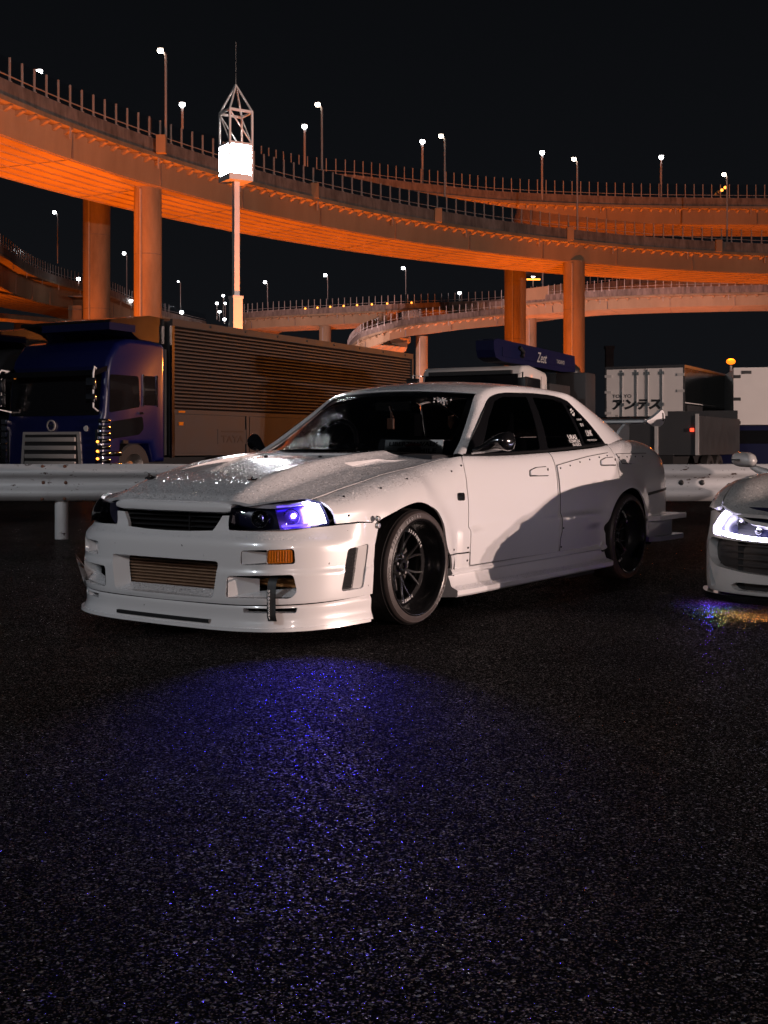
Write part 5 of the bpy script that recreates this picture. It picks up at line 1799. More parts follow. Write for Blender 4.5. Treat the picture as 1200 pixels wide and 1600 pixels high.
def box_lorry(label, loc, rz, cabmat, group=None, full=True):
    t = thing('box_truck', label, 'truck', loc, rz, group)
    # body
    L, Wd, z0, z1 = 10.9, 1.25, .74, 3.50
    b = MB().box((-L, -Wd + .02, z0), (0, Wd - .02, z1 - .02))
    b.build('cargo_body', M['alu2'], t)
    rows = []
    zs = np.arange(1.685, 3.33, .0745)
    prof = []
    for z in zs:
        prof += [(Wd - .022, z), (Wd + .002, z + .010), (Wd + .008, z + .026), (Wd + .002, z + .042), (Wd - .022, z + .052)]
    for x in (-L + .06, -L * .5, -.07):
        rows.append([Vector((x, y, z)) for y, z in prof])
    MB().grid(rows).build('corrugated_side', M['alu'], t)
    MB().box((-L, Wd - .03, 3.38), (0, Wd + .03, 3.52)).build('top_rail', M['alu2'], t)
    MB().box((-.065, Wd - .03, .70), (.02, Wd + .03, 3.38)).build('corner_post', M['inox'], t)
    MB().box((-L - .02, Wd - .03, .70), (-L + .06, Wd + .025, 3.38)).build('corner_post', M['alu2'], t)
    MB().box((-L + .06, Wd - .02, 1.60), (-.065, Wd + .018, 1.675)).build('side_rail', M['alu2'], t)
    for x in np.arange(-L + .5, -.3, 1.30):
        MB().blob((x, Wd + .03, 3.46), (.04, .02, .03), 8, 4).build('roof_hook', M['black'], t, 50)
    for k in range(4):
        MB().box((-2.70 * (k + 1) + .09, Wd - .02, .80), (-2.70 * k - .10, Wd + .008, 1.585)).build('side_gate', M['alu2'], t)
    for k in range(3):
        MB().box((-2.70 * (k + 1) - .05, Wd - .01, .76), (-2.70 * (k + 1) + .05, Wd + .022, 1.60)).build('gate_post', M['alu2'], t)
    MB().box((-.36, Wd + .008, 1.36), (-.22, Wd + .03, 1.43)).build('side_marker_lamp', M['amber'], t)
    MB().box((-.42, Wd + .018, 1.62), (-.2, Wd + .03, 1.66)).build('side_marker_lamp', M['amber'], t)
    # sign on the gate
    s = MB().box((-2.66, Wd + .009, .98), (-1.58, Wd + .014, 1.30)).build('gate_sign', M['grey'], t)
    if full:
        text('sign_lettering', 'TAYA', .21, (-1.70, Wd + .016, 1.02), (-1, 0, 0), (0, 0, 1), M['inkblack'], s, width=.84, bold=.004)
        MB().box((-2.54, Wd + .0145, 1.235), (-1.70, Wd + .0165, 1.265)).build('sign_line', M['inkblack'], s)
    b = MB().box((-L, -.45, .50), (1.9, .45, .72)).box((-7.5, .75, .42), (-5.2, 1.18, .70)).box((-4.6, .7, .34), (-2.2, 1.15, .70))
    b.build('chassis', M['deep'], t)
    for x in (-8.2, -6.95, 1.05):
        for y in (-1.02, 1.02): truck_wheel(t, x, y)
    # cab
    y = 1.235
    prof = [(.16, .62), (.16, 2.90), (.24, 3.00), (.60, 3.03), (1.30, 3.02), (1.62, 2.92), (1.86, 2.62), (1.93, 2.38), (2.02, 1.55), (2.08, 1.40), (2.10, .50), (1.55, .50), (1.50, .98), (.62, .98), (.50, .62)]
    cab = cabin_shell(prof, y, .10).build('cab', M[cabmat], t, 40)
    # windscreen and the dark band round it
    b = MB()
    rows = []
    for u in np.linspace(-1, 1, 13):
        k = 1 - u * u
        rows.append([Vector((xx + .035 * k + .004, u * 1.12, z)) for xx, z in ((2.025, 1.52), (1.985, 1.95), (1.945, 2.34))])
    b.grid(rows)
    b.build('windscreen', M['gloss'], cab, 60)
    b = MB().prism([(1.90, 2.46), (2.26, 2.36), (2.30, 2.26), (2.27, 2.25), (1.92, 2.36)], 'y', -1.22, 1.22).build('sun_visor', M['gloss'], cab)
    # side glass
    gl = round_poly([(1.86, 2.30), (1.02, 2.30), (.98, 1.70), (1.88, 1.57)], .06)
    for s in (-1, 1):
        MB().prism([tuple(p) for p in gl], 'y', s * (y + .001), s * (y + .008)).build('door_window', M['gloss'], cab)
        g2 = round_poly([(1.83, 1.40), (.90, 1.52), (.86, 1.28), (1.0, 1.16), (1.84, 1.07)], .06)
        MB().prism([tuple(p) for p in g2], 'y', s * (y + .001), s * (y + .008)).build('lower_door_window', M['gloss'], cab)
        g3 = round_poly([(.86, 2.32), (.50, 2.32), (.48, 1.74), (.84, 1.74)], .04)
        MB().prism([tuple(p) for p in g3], 'y', s * (y + .001), s * (y + .007)).build('sleeper_window', M['gloss'], cab)
        for xx in (.88, .46):
            MB().box((xx - .02, s * y, 1.72), (xx + .02, s * (y + .02), 2.34)).build('chrome_visor', M['chrome'], cab)
        MB().box((.49, s * (y + .006), 2.03), (.84, s * (y + .02), 2.07)).build('chrome_visor', M['chrome'], cab)
        MB().box((1.905, s * y, 1.0), (1.915, s * (y + .004), 2.34)).build('door_seam', M['deep'], cab)
        MB().box((.90, s * y, 1.56), (1.02, s * (y + .03), 1.60)).build('door_grip', M['chrome'], cab)
        # chrome corner panels and steps
        b = MB()
        for k in range(7):
            z = .62 + k * .125
            b.box((1.86, s * (y - .05), z), (2.13, s * (y + .03), z + .085), bev=.02)
        b.build('chrome_corner', M['chrome'], cab, 40)
        b = MB().box((1.52, s * (y - .12), .50), (2.0, s * (y + .02), .62), bev=.02).box((1.52, s * (y - .12), .74), (1.98, s * (y + .015), .84), bev=.02)
        b.build('chrome_step', M['chrome'], cab, 40)
        # mirror cluster on bent arms
        b = MB().tube([(1.98, s * 1.05, 2.38), (2.22, s * 1.18, 2.42), (2.30, s * 1.22, 2.30), (2.30, s * 1.22, 1.66), (2.04, s * 1.10, 1.60)], .018, 8)
        arm = b.build('mirror_arm', M['mast'], cab, 50)  # white paint puts the shine of chrome arms into the colour
        for z0, z1 in ((1.98, 2.22), (1.74, 1.92)):
            MB().box((2.25, s * 1.08, z0), (2.36, s * 1.26, z1), bev=.03).build('mirror_head', M['chrome'], arm, 50)
    # face: grille, emblem, lamps, bumper
    MB().prism([(-.78, .55), (-.72, 1.21), (.72, 1.21), (.78, .55)], 'x', 2.09, 2.115).build('grille_surround', M['bar'], cab)
    MB().prism([(-.70, .56), (-.65, 1.16), (.65, 1.16), (.70, .56)], 'x', 2.11, 2.125).build('grille_back', M['deep'], cab)
    for k, z in enumerate((1.02, .86, .70, .56)):
        MB().box((2.12, -.64, z), (2.165, .64, z + .085), bev=.015).build('grille_bar', M['bar'], cab, 40)
    MB().lathe([(.11, 2.092), (.11, 2.118), (.085, 2.12), (.085, 2.10)], 24, 'x', Matrix.Translation((0, 0, 1.33))).build('emblem_ring', M['bar'], cab, 40)
    MB().box((2.10, -.07, 1.31), (2.115, .07, 1.35)).build('emblem_bar', M['chrome'], cab)
    MB().lathe([(.055, 2.092), (.055, 2.112), (.0, 2.114)], 16, 'x', Matrix.Translation((0, .87, 1.27))).build('round_badge', M['twhite'], cab, 40)
    MB().box((2.02, -1.2, .32), (2.16, 1.2, .54), bev=.03).build('front_bumper', M['chrome'], cab, 40)
    for s in (-1, 1):
        MB().box((2.10, s * .98 - .18, .36), (2.17, s * .98 + .18, .50), bev=.02).build('headlight', M['reflector'], cab, 40)
        MB().box((2.085, s * 1.12 - .03, .60), (2.10, s * 1.12 + .03, 1.25)).build('corner_strip', M['chrome'], cab)
    for sy, zz in ((1, 1.02), (1, .84), (-1, 2.30), (1, .70)):
        MB().blob((2.13 if zz < 2 else 2.02, sy * 1.17, zz), .026, 8, 4).build('marker_lamp', M['e_amb'], cab)  # glowing dots added for amber sparkle along the chrome
    MB().box((1.35, y - .0, .985), (1.50, y + .03, 1.05)).build('arch_trim', M['black'], cab)
    # deflector between cab and body
    df = [(.10, 3.0), (.10, 3.52), (.60, 3.53), (1.2, 3.43), (1.72, 3.36), (1.74, 3.30), (1.2, 3.20), (.9, 3.04)]
    MB().prism(df, 'y', -1.15, 1.15).build('roof_deflector', M['inox'], t)
    MB().box((1.02, -.55, 3.16), (1.78, 1.16, 3.30)).build('roof_sign', M['navy'], t)
    for z in (1.15, 1.9):
        MB().tube([(.08, 1.0, z), (.14, 1.0, z)], .02, 6).build('gap_pipe', M['post'], t)
    MB().box((.03, .55, .75), (.10, 1.15, 2.9)).build('gap_panel', M['alu2'], t)
    return t


loc, rz = trunk_frame((-4.31, 24.8, 0), 1.25, HT)
truck1 = box_lorry('dark blue cab lorry with a long silver corrugated cargo body and chrome grille', loc, rz, 'blue')
lc = Vector((loc[0], loc[1], 0)) + Vector((-.8834, .4687, 0)) * 3.75 + Vector((HT[0], HT[1], 0)) * -.9
truck2 = box_lorry('dark lorry at the far left edge, only chrome mirrors showing beside the blue cab', tuple(lc), rz, 'tdark', full=False)

# ------------------------------------------------------------------ crane truck
loc, rz = trunk_frame((2.72, 24.1, 0), 1.10, HT)
ct = thing('crane_truck', 'white cab truck carrying a dark blue folded crane boom above its roof', 'truck', loc, rz)
prof = [(-1.45, .7), (-1.45, 2.36), (-1.38, 2.46), (-.5, 2.56), (-.12, 2.53), (-.02, 2.44), (.13, 1.6), (.20, .9), (.20, .55), (-.4, .5), (-1.2, .5)]
cab = cabin_shell(prof, 1.10, .08).build('cab', M['twhite'], ct, 40)
rows = []
for u in np.linspace(-1, 1, 13):
    k = 1 - u * u
    rows.append([Vector((xx + .03 * k + .006, u * 1.02, z)) for xx, z in ((.13, 1.62), (.07, 2.0), (.0, 2.37))])
MB().grid(rows).build('windscreen', M['gloss'], cab, 60)
for s in (-1, 1):
    gl = round_poly([(-.12, 2.32), (-1.0, 2.30), (-1.02, 1.66), (.02, 1.60)], .06)
    MB().prism([tuple(p) for p in gl], 'y', s * 1.101, s * 1.108).build('door_window', M['gloss'], cab)
    MB().box((-1.06, s * 1.10, .8), (-1.05, s * 1.106, 2.36)).build('door_seam', M['deep'], cab)
    MB().box((-.03, s * 1.10, .8), (-.02, s * 1.106, 1.6)).build('door_seam', M['deep'], cab)
    MB().box((-1.30, s * 1.10, 1.9), (-1.27, s * 1.13, 2.2)).build('grab_rail', M['twhite'], cab)
    arm = MB().tube([(.02, s * 1.05, 2.36), (.22, s * 1.20, 2.38), (.24, s * 1.20, 1.85)], .015, 6).build('mirror_arm', M['chrome'], cab, 50)
    MB().box((.18, s * 1.10, 1.95), (.28, s * 1.28, 2.28), bev=.03).build('mirror_head', M['black'], arm, 40)
MB().box((.0, -.9, 2.36), (.10, .9, 2.44)).build('screen_header', M['black'], cab)
MB().box((.17, -.8, .9), (.215, .8, 1.2)).build('front_grille', M['black'], cab)
MB().box((.15, -1.08, .35), (.3, 1.08, .6), bev=.03).build('front_bumper', M['twhite'], cab, 40)
b = MB().box((-8, -.4, .5), (.1, .4, .72)).box((-2.3, -1.05, .75), (-1.5, 1.05, 1.0))
b.build('chassis', M['deep'], ct)
for x in (-.5, -6.3):
    for y in (-.92, .92): truck_wheel(ct, x, y, .42, .24)
MB().box((-2.2, -.45, .9), (-1.6, .45, 2.45), bev=.05).build('crane_column', M['grey'], ct, 40)
MB().box((-2.9, -1.08, .9), (-1.62, 1.08, 2.25), bev=.03).build('tool_box', M['grey'], ct, 40)
b = MB().prism([(.62, 2.66), (.70, 2.80), (.72, 2.98), (.55, 3.03), (-4.0, 2.98), (-4.05, 2.62), (-3.2, 2.58), (.3, 2.60)], 'y', .42, .80)
bo = b.build('crane_boom', M['navy'], ct)
MB().prism([(.30, 2.70), (.30, 2.88), (-3.9, 2.84), (-3.9, 2.70)], 'y', .80, .815).build('boom_rib', M['navy'], bo)
text('boom_lettering', 'Zest', .30, (-1.55, .822, 2.70), (-1, 0, 0), (0, 0, 1), M['inkgrey'], bo, shear=.3, bold=.003)
text('boom_lettering', 'TADANO', .12, (-2.75, .822, 2.74), (-1, 0, 0), (0, 0, 1), M['inkgrey'], bo)
MB().tube([(-.55, .83, 2.94), (-.7, .86, 2.84), (-.62, .86, 2.74)], .04, 8).build('boom_hook', M['black'], bo, 50)
MB().blob((-4.15, .6, 2.6), (.2, .3, .25), 10, 6).build('winch', M['black'], ct, 50)
MB().box((-7.8, -1.1, .95), (-3.0, 1.1, 1.55)).build('flat_bed', M['grey'], ct)
MB().box((-4.6, .2, 1.5), (-3.9, 1.1, 2.6), bev=.04).build('crane_turret', M['grey'], ct, 40)

# ------------------------------------------------------------------ white box truck seen from behind
h = Vector((.47, .8827, 0))                                   # its nose points away from us
loc, rz = trunk_frame((9.17, 37.3, 0), -1.25, h)
bt = thing('box_truck', 'white box truck seen from behind with lock bars and blue lettering on its doors', 'truck', loc, rz)
zt, zb = 3.42, 1.02
MB().box((.03, -1.24, zb), (6.6, 1.24, zt - .03)).build('cargo_body', M['inox'], bt)
for y0, y1 in ((-1.20, -.008), (.008, 1.20)):
    MB().box((-.03, y0, zb + .06), (.02, y1, zt - .09)).build('rear_door', M['twhite'], bt)
b = MB().box((-.02, -1.25, zt - .085), (6.6, 1.25, zt)).box((-.02, -1.25, zb), (.03, 1.25, zb + .055)).box((-.022, -1.252, zb), (.04, -1.205, zt - .085)).box((-.022, 1.205, zb), (.04, 1.252, zt - .085))
b.build('door_frame', M['alu2'], bt)
for y in (.68, .22, -.13, -.58):
    b = MB().cyl((-.062, y, zb + .08), (-.062, y, zt - .12), .02, 8)
    o = b.build('lock_bar', M['post'], bt, 50)
    for z in (zb + .3, (zb + zt) / 2, zt - .24):
        MB().box((-.085, y - .05, z - .05), (-.03, y + .05, z + .05)).build('bar_bracket', M['steel'], o)
for y in (-1.14, 1.14):
    for z in (zb + .25, zb + .95, zb + 1.6, zt - .3):
        MB().box((-.06, y - .11, z - .04), (-.03, y + .11, z + .04)).build('hinge', M['post'], bt)
text('door_lettering', 'TOKYO', .15, (-.036, 1.02, 2.44), (0, -1, 0), (0, 0, 1), M['inkblack'], bt, width=.62, bold=.002)
text('door_lettering', '\u30a2\u30f3\u30c6\u30b9', .36, (-.036, 1.06, 2.10), (0, -1, 0), (0, 0, 1), M['inkblack'], bt, width=1.55, bold=.02, shear=.15)
MB().box((.3, -1.262, 1.06), (6.4, -1.246, 2.20)).build('side_panel', M['grey'], bt)
MB().box((.03, -1.26, 2.24), (6.5, -1.252, 2.28)).build('side_rail', M['post'], bt)
b = MB().box((.2, -.45, .55), (6.9, .45, .95)).box((1.6, -1.15, .45), (3.6, -.6, .95))
b.build('chassis', M['deep'], bt)
MB().box((6.75, -1.1, .6), (8.4, 1.1, 2.5), bev=.1).build('cab', M['twhite'], bt, 40)
for x in (1.2, 7.6):
    for y in (-.98, .98): truck_wheel(bt, x, y, .45)
MB().box((-.05, -1.15, .62), (.02, 1.15, .78)).build('rear_bumper', M['grey'], bt)
for y in (-.95, .95):
    MB().box((-.07, y - .18, .64), (-.045, y + .18, .74)).build('tail_lamp', M['e_red'] if y < 0 else M['tail'], bt)
# dark tail-lift / skip body that stands before it
loc, rz = trunk_frame((7.45, 29.0, 0), -1.0, h)
sk = thing('flatbed_trailer', 'low dark grey steel trailer bed standing below the white box truck', 'trailer', loc, rz)
MB().box((0, -1.0, .72), (4.6, 1.0, .80)).build('bed_floor', M['grey'], sk)
for a, b_ in (((0, -1.0, .80), (.05, 1.0, 1.66)), ((.05, -1.0, .80), (4.6, -.95, 1.66)), ((.05, .95, .80), (4.6, 1.0, 1.66)), ((4.55, -.95, .80), (4.6, .95, 1.9))):
    MB().box(a, b_).build('bed_side', M['grey'], sk)
for y in (-.98, .0, .98):
    MB().box((-.04, y - .04, .72), (.0, y + .04, 1.70)).build('gate_stake', M['post'], sk)
MB().box((-.05, .55, .86), (-.005, .85, 1.0)).build('number_plate', M['plate'], sk)
MB().box((-.06, -.9, 1.28), (-.01, -.82, 1.36)).build('tail_lamp', M['e_red'], sk)
b = MB().box((0, -.4, .5), (5.6, .4, .71))
b.build('chassis', M['deep'], sk)
for x in (1.6, 2.6):
    for y in (-.82, .82): truck_wheel(sk, x, y, .36, .22)

# ------------------------------------------------------------------ second white box truck at the right edge
loc, rz = trunk_frame((10.9, 38.2, 0), 1.25, (.20, .98))
b2 = thing('box_truck', 'plain white box truck at the right edge with black hinges on its rear doors', 'truck', loc, rz)
zt, zb = 3.38, .62
MB().box((.04, -1.23, zb), (7, 1.23, zt - .02)).build('cargo_body', M['twhite'], b2)
for y0, y1 in ((-1.235, -.008), (.008, 1.235)):
    MB().box((-.03, y0, zb + .04), (.035, y1, zt)).build('rear_door', M['twhite'], b2)
for z in (3.10, 2.40, 1.66, .93):
    MB().box((-.06, 1.02, z - .05), (-.03, 1.25, z + .05), bev=.01).build('hinge', M['black'], b2)
MB().box((-.045, .70, 3.18), (-.031, 1.0, 3.28)).build('label_plate', M['grey'], b2)
MB().box((-.045, .85, .74), (-.031, 1.12, .79)).build('label_plate', M['black'], b2)
b = MB().box((.2, -.45, .35), (7.8, .45, .61))
b.build('chassis', M['deep'], b2)
for x in (1.2, 5.6):
    for y in (-.98, .98): truck_wheel(b2, x, y, .42)
MB().box((7.1, -1.1, .5), (8.7, 1.1, 2.5), bev=.1).build('cab', M['twhite'], b2, 40)
for y in (.95, -.95):
    MB().box((-.05, y - .16, .44), (-.0, y + .16, .55)).build('tail_lamp', M['e_amb'], b2)
MB().box((-.02, -1.1, .40), (.03, 1.1, .60)).build('rear_bumper', M['grey'], b2)
# dark van between them
loc, rz = trunk_frame((8.9, 33.5, 0), 0.9, (.3, .95))
dv_ = thing('dark_van', 'dark parked van low between the white box trucks with one amber lamp lit', 'van', loc, rz)
cabin_shell([(0, .4), (-.02, 1.1), (.1, 1.48), (.4, 1.52), (3.0, 1.5), (3.6, 1.1), (4.4, .9), (4.5, .4)], .88, .08).build('van_body', M['navy'], dv_, 40)
MB().box((-.035, -.72, 1.0), (.0, .72, 1.36)).build('rear_window', M['gloss'], dv_)
MB().box((-.03, -.84, .62), (.02, -.72, .74)).build('tail_lamp', M['e_amb'], dv_)
for x in (.8, 3.5):
    for y in (-.8, .8): truck_wheel(dv_, x, y, .32, .2)

# ------------------------------------------------------------------ lit wall and dark buildings at the left, chimney at the right
o = MB().box((-9, -1, 0), (9, 1, 11.5)).build('orange_lit_wall', M['haze_orange']); o.location = (-64, 168, 0)
tag(o, 'low plain wall lit orange behind the lorries at the left edge', 'wall')
for x, y, w, hgt, lab in ((-57, 205, 7, 21, 'dark building standing behind the orange lit wall'), (-66, 232, 6, 24, 'narrow dark building at the left edge under the elevated road')):
    g = thing('far_building', lab, 'building', (x, y, 0))
    MB().box((-w / 2, -4, 0), (w / 2, 4, hgt)).build('building_wall', M['bldg'], g)
    MB().box((-w / 2 - .2, -4.2, hgt), (w / 2 + .2, 4.2, hgt + .6)).build('roof_edge', M['bldg'], g)
    for k in range(4):
        for j in range(3):
            MB().box((-w / 2 + .6 + j * w * .3, -4.06, hgt - 3 - k * 3.2), (-w / 2 + 1.7 + j * w * .3, -4.01, hgt - 1.5 - k * 3.2)).build('window', M['gloss'], g)
c = at(952, 420, Z=0)
ch = thing('far_tower', 'thin dark tower on the skyline left of the white box truck', 'tower', (c.x, c.y, 0))
MB().box((-1.3, -1.3, 0), (1.3, 1.3, 35)).build('tower_shaft', M['bldg'], ch)
MB().box((-1.6, -1.6, 34.2), (1.6, 1.6, 35.2)).build('tower_head', M['bldg'], ch)

# parking lamp post off to the right that carries the twin floods, and the one behind the camera
def lot_post(label, x, y, z, heads):
    o = thing('lot_lamp_post', label, 'street lamp', (x, y, 0))
    MB().tube([(0, 0, 0), (0, 0, z + .3)], [.12, .07], 12).build('lamp_pole', M['post'], o, 50)
    for hx, hy, hz in heads:
        MB().box((hx - x + .18, hy - y - .2, hz - .2), (hx - x + .55, hy - y + .2, hz + .25), bev=.03).build('flood_head', M['grey'], o, 40)
    return o
lot_post('tall lot lamp post with twin pink white floods to the right of the cars', 39.6, -3.0, 3.4, [KEY_A, KEY_B])
lot_post('cool white lot lamp post to the left of the photographer', -15.4, -9.4, 12.0, [LEFT])
lot_post('lot lamp post with a single flood standing behind the photographer', 6.4, -32.6, 11.0, [FILL])

lot_post('far lot lamp post behind the trucks lighting the pale elevated road', -16, 156, 7.5, [(-16.3, 156.2, 7.5)])
lot_post('far lot lamp post behind the white trucks lighting the pale elevated road', 30, 148, 7.5, [(29.7, 148.2, 7.5)])

# unseen van added right of the sports car to throw the straight shadow edge
hv = Vector((-.5, -.866, 0)); lv = Vector((.866, -.5, 0))
fr = Vector((4.95, 7.55, 0))                                   # its right front corner
o_ = fr + lv * .78
pv = thing('shadow_van', 'unseen low boxy grey van added right of the silver sports car to cast a shadow', 'van', tuple(o_), math.atan2(hv.y, hv.x))
cabin_shell([(0, .35), (-.02, .95), (-.10, 1.02), (-.30, 1.19), (-.45, 1.24), (-3.2, 1.24), (-3.42, 1.05), (-3.42, .35)], .78, .06).build('van_body', M['grey'], pv, 40)
MB().prism([(-.13, 1.04), (-.29, 1.17), (-.27, 1.18), (-.10, 1.045)], 'y', -.68, .68).build('windscreen', M['gloss'], pv)
for s_ in (-1, 1):
    for x0, x1 in ((-1.4, -.62), (-2.3, -1.48), (-3.25, -2.4)):
        MB().box((x0, min(s_ * .781, s_ * .79), .95), (x1, max(s_ * .781, s_ * .79), 1.17)).build('side_window', M['gloss'], pv)
    for x in (-.55, -2.85): truck_wheel(pv, x, s_ * .70, .30, .18)
    MB().box((-.02, s_ * .6 - .12, .7), (.015, s_ * .6 + .12, .85)).build('headlight', M['reflector'], pv)
MB().box((-.03, -.76, .30), (.03, .76, .52), bev=.02).build('front_bumper', M['black'], pv, 40)


# ================================================================== silver sports car at the right edge
def build_sports():
    car = thing('sports_car', 'low silver grey sports car cut by the right edge, white LED headlight lit', 'car', (3.02, 7.37, 0), math.atan2(-.866, -.5))
    S_ = M['silver']
    plan = catmull([(1.03, -.25), (1.035, 0), (1.02, .25), (.985, .48), (.94, .62), (.875, .74), (.775, .845), (.62, .912), (.42, .945), (.20, .958)], 300)
    i0 = int(np.argmin(np.abs(plan[:, 1]))); plan = plan[i0:]; plan[0, 1] = 0
    S = np.concatenate([[0], np.cumsum(np.linalg.norm(np.diff(plan, axis=0), axis=1))])
    tg = np.gradient(plan, S, axis=0); NX, NY = tg[:, 1], -tg[:, 0]
    s_y = lambda y: float(np.interp(y, plan[:, 1], S)); s_x = lambda x: float(np.interp(-x, -plan[:, 0], S))
    ins = pch([(.08, .03), (.12, .005), (.20, 0), (.36, .002), (.43, .02), (.50, .055), (.57, .10), (.60, .12)])
    def front(s, z, extra=0.0):
        a = np.abs(s)
        x, y = np.interp(a, S, plan[:, 0]), np.interp(a, S, plan[:, 1])
        nx, ny = np.interp(a, S, NX), np.interp(a, S, NY)
        d = ins(z) * sstep(.35, .75, x) + extra
        return (x - nx * d, (y - ny * d) * np.where(s < 0, -1, 1), z + 0 * s)
    top = lambda s: float(np.interp(abs(s), [0, s_y(.45), s_y(.62), s_y(.80), s_x(.70), s_x(.40)], [.50, .505, .520, .572, .566, .545]))
    sE = s_x(.40)
    ss = np.linspace(-sE, sE, 61)
    out = [(s, .105) for s in ss] + [(s, top(s)) for s in ss[::-1]]
    hl = lambda k: [(k * s, z) for s, z in [(s_y(.40), .482), (s_y(.60), .500), (s_y(.78), .562), (s_y(.845), .578), (s_x(.715), .556), (s_x(.690), .47), (s_y(.845), .428), (s_y(.70), .415), (s_y(.40), .405)]]
    ik = lambda k: [(k * s, z) for s, z in [(s_y(.36), .395), (s_y(.70), .405), (s_y(.845), .415), (s_x(.735), .40), (s_x(.760), .30), (s_y(.80), .252), (s_y(.60), .228), (s_y(.36), .215)]]
    vs_ = lambda k: [(k * s, z) for s, z in [(s_x(.748), .315), (s_x(.762), .27), (s_y(.80), .14), (s_y(.842), .128)]]
    H = [(round_poly(hl(1), .014), .05, .9), (round_poly(hl(-1), .014), .05, .9), (round_poly(ik(1), .03), .05, .93), (round_poly(ik(-1), .03), .05, .93)]
    H += [(round_poly(vs_(k), .006), .04, .9) for k in (1, -1)]
    low = round_poly([(-s_y(.70), .150), (-s_y(.66), .172), (s_y(.66), .172), (s_y(.70), .150), (s_y(.66), .125), (-s_y(.66), .125)], .008)
    H.append((low, .04, .97))
    patch('front_bumper', out, front, S_, car, H, res=.028, lip=.02, centre=(-1, 0, .3))
    MB().box((.55, -.66, .11), (.88, .66, .50)).build('bumper_back', M['deep'], car)
    for k in (1, -1):
        rows = [[Vector([float(q[0]) for q in front(np.array([s]), np.array([z]), .05)]) for z in np.linspace(.12, .43, 5)] for s in np.linspace(k * s_y(.34), k * s_x(.70), 20)]
        o = MB().grid(rows).build('intake_panel', M['black'], car, 60)
        for j in range(4):
            z = .262 + j * .038
            MB().grid([[Vector([float(q[0]) for q in front(np.array([s]), np.array([zz]), .03)]) for zz in (z, z + .008)] for s in np.linspace(k * s_y(.38), k * s_y(.80), 16)]).build('intake_bar', M['black'], o)
        # headlamp: dark bowl, LED blade along the lower edge and up the outer end, clear cover
        def hp(s, z, e): return Vector([float(q[0]) for q in front(np.array([s]), np.array([z]), e)])
        bowl = MB().grid([[hp(s, z, .055) for z in np.linspace(.39, .59, 6)] for s in np.linspace(k * s_y(.38), k * s_x(.67), 20)]).build('headlight', M['housing'], car, 60)
        path = [(s_y(.42), .412), (s_y(.60), .420), (s_y(.72), .430), (s_y(.80), .440), (s_y(.838), .452), (s_x(.722), .485), (s_x(.722), .52), (s_y(.842), .552)]
        pp = catmull([tuple(hp(k * s, z, .018)) for s, z in path], 30)
        MB().tube([Vector(p) for p in pp], [.013] * 18 + [.011] * 12, 8).build('led_blade', M['e_drl'], bowl, 60)
        for sy_, zz, rr in ((s_y(.70), .500, .030), (s_y(.56), .468, .026)):
            c = hp(k * sy_, zz, .04)
            T = Matrix.Translation(c) @ Vector((.86, .5 * k, 0)).to_track_quat('Y', 'Z').to_matrix().to_4x4()
            MB().lathe([(rr, .014), (rr * .95, .014), (rr * .8, .0), (.002, -.01)], 20, 'y', T).build('lamp_lens', M['reflector'], bowl, 50)
        patch('lens_cover', round_poly(hl(k), .014), lambda s, z: front(s, z, .002), M['clear'], bowl, res=.03, lip=0, centre=(-1, 0, .3))
        # dark shut line between wing and bumper
        a0, a1 = hp(k * s_x(.70), .552, -.002), hp(k * s_x(.45), .548, -.002)
        MB().tube([a0, a1], .004, 5).build('shut_line', M['deep'], car)
    b = MB()
    sp_ = [(float(x), float(y)) for x, y in zip(*[q for q in front(np.linspace(-s_x(.50), s_x(.50), 41), np.full(41, .12))[:2]])]
    b.grid([[Vector((x - .25, y * .8, .098)) for x, y in sp_], [Vector((x + .035, y * 1.015, .098)) for x, y in sp_], [Vector((x + .035, y * 1.015, .086)) for x, y in sp_], [Vector((x - .25, y * .8, .086)) for x, y in sp_]])
    b.build('front_splitter', M['gloss'], car, 40)
    MB().grid([[Vector((x + .033, y * 1.013, .087)) for x, y in sp_], [Vector((x + .031, y * 1.012, .060)) for x, y in sp_], [Vector((x + .027, y * 1.010, .060)) for x, y in sp_], [Vector((x + .027, y * 1.010, .087)) for x, y in sp_]]).build('underglow_shield', M['gloss'], car, 40)  # blade added to keep the underglow off the ground farther out
    # underglow strip: each length has a colour of its own
    cols = [(.22, .03, 1.0), (.05, .10, 1.0), (.0, .65, .55), (.25, .9, .15), (1.0, .75, .25), (1.0, .45, .10), (1.0, .30, .06)]
    for sg in (-1, 1):
        seg = [s_x(.52), s_x(.66), s_x(.76), s_y(.835), s_y(.78), s_y(.70), s_y(.50), s_y(.0)]
        for i, c in enumerate(cols):
            m = M.setdefault('glow%d' % i, emit('underglow_%s' % ('violet', 'blue', 'teal', 'green', 'yellow', 'amber', 'orange')[i], c, (220, 220, 150, 110, 190, 170, 150)[i]))
            pts = []
            for s in np.linspace(seg[i], seg[i + 1], 6):
                q = front(np.array([sg * s]), np.array([.12]))
                pts.append(Vector((float(q[0][0]) - .004, float(q[1][0]) * .99, .070)))
            MB().tube(pts, .006, 6).build('underglow_strip', m, car)
    # body sides
    ye = pch([(1.0, .74), (.6, .80), (0, .80), (-.6, .82), (-2.6, .82), (-3.4, .70)])
    ze = pch([(.85, .53), (.78, .575), (.60, .652), (.35, .718), (0, .748), (-.5, .752), (-1.4, .80), (-2.4, .86), (-3.4, .82)])
    wb = pch([(.85, .80), (.62, .905), (.42, .940), (.0, .958), (-1.3, .93), (-2.6, .965), (-3.2, .93), (-3.45, .80)])
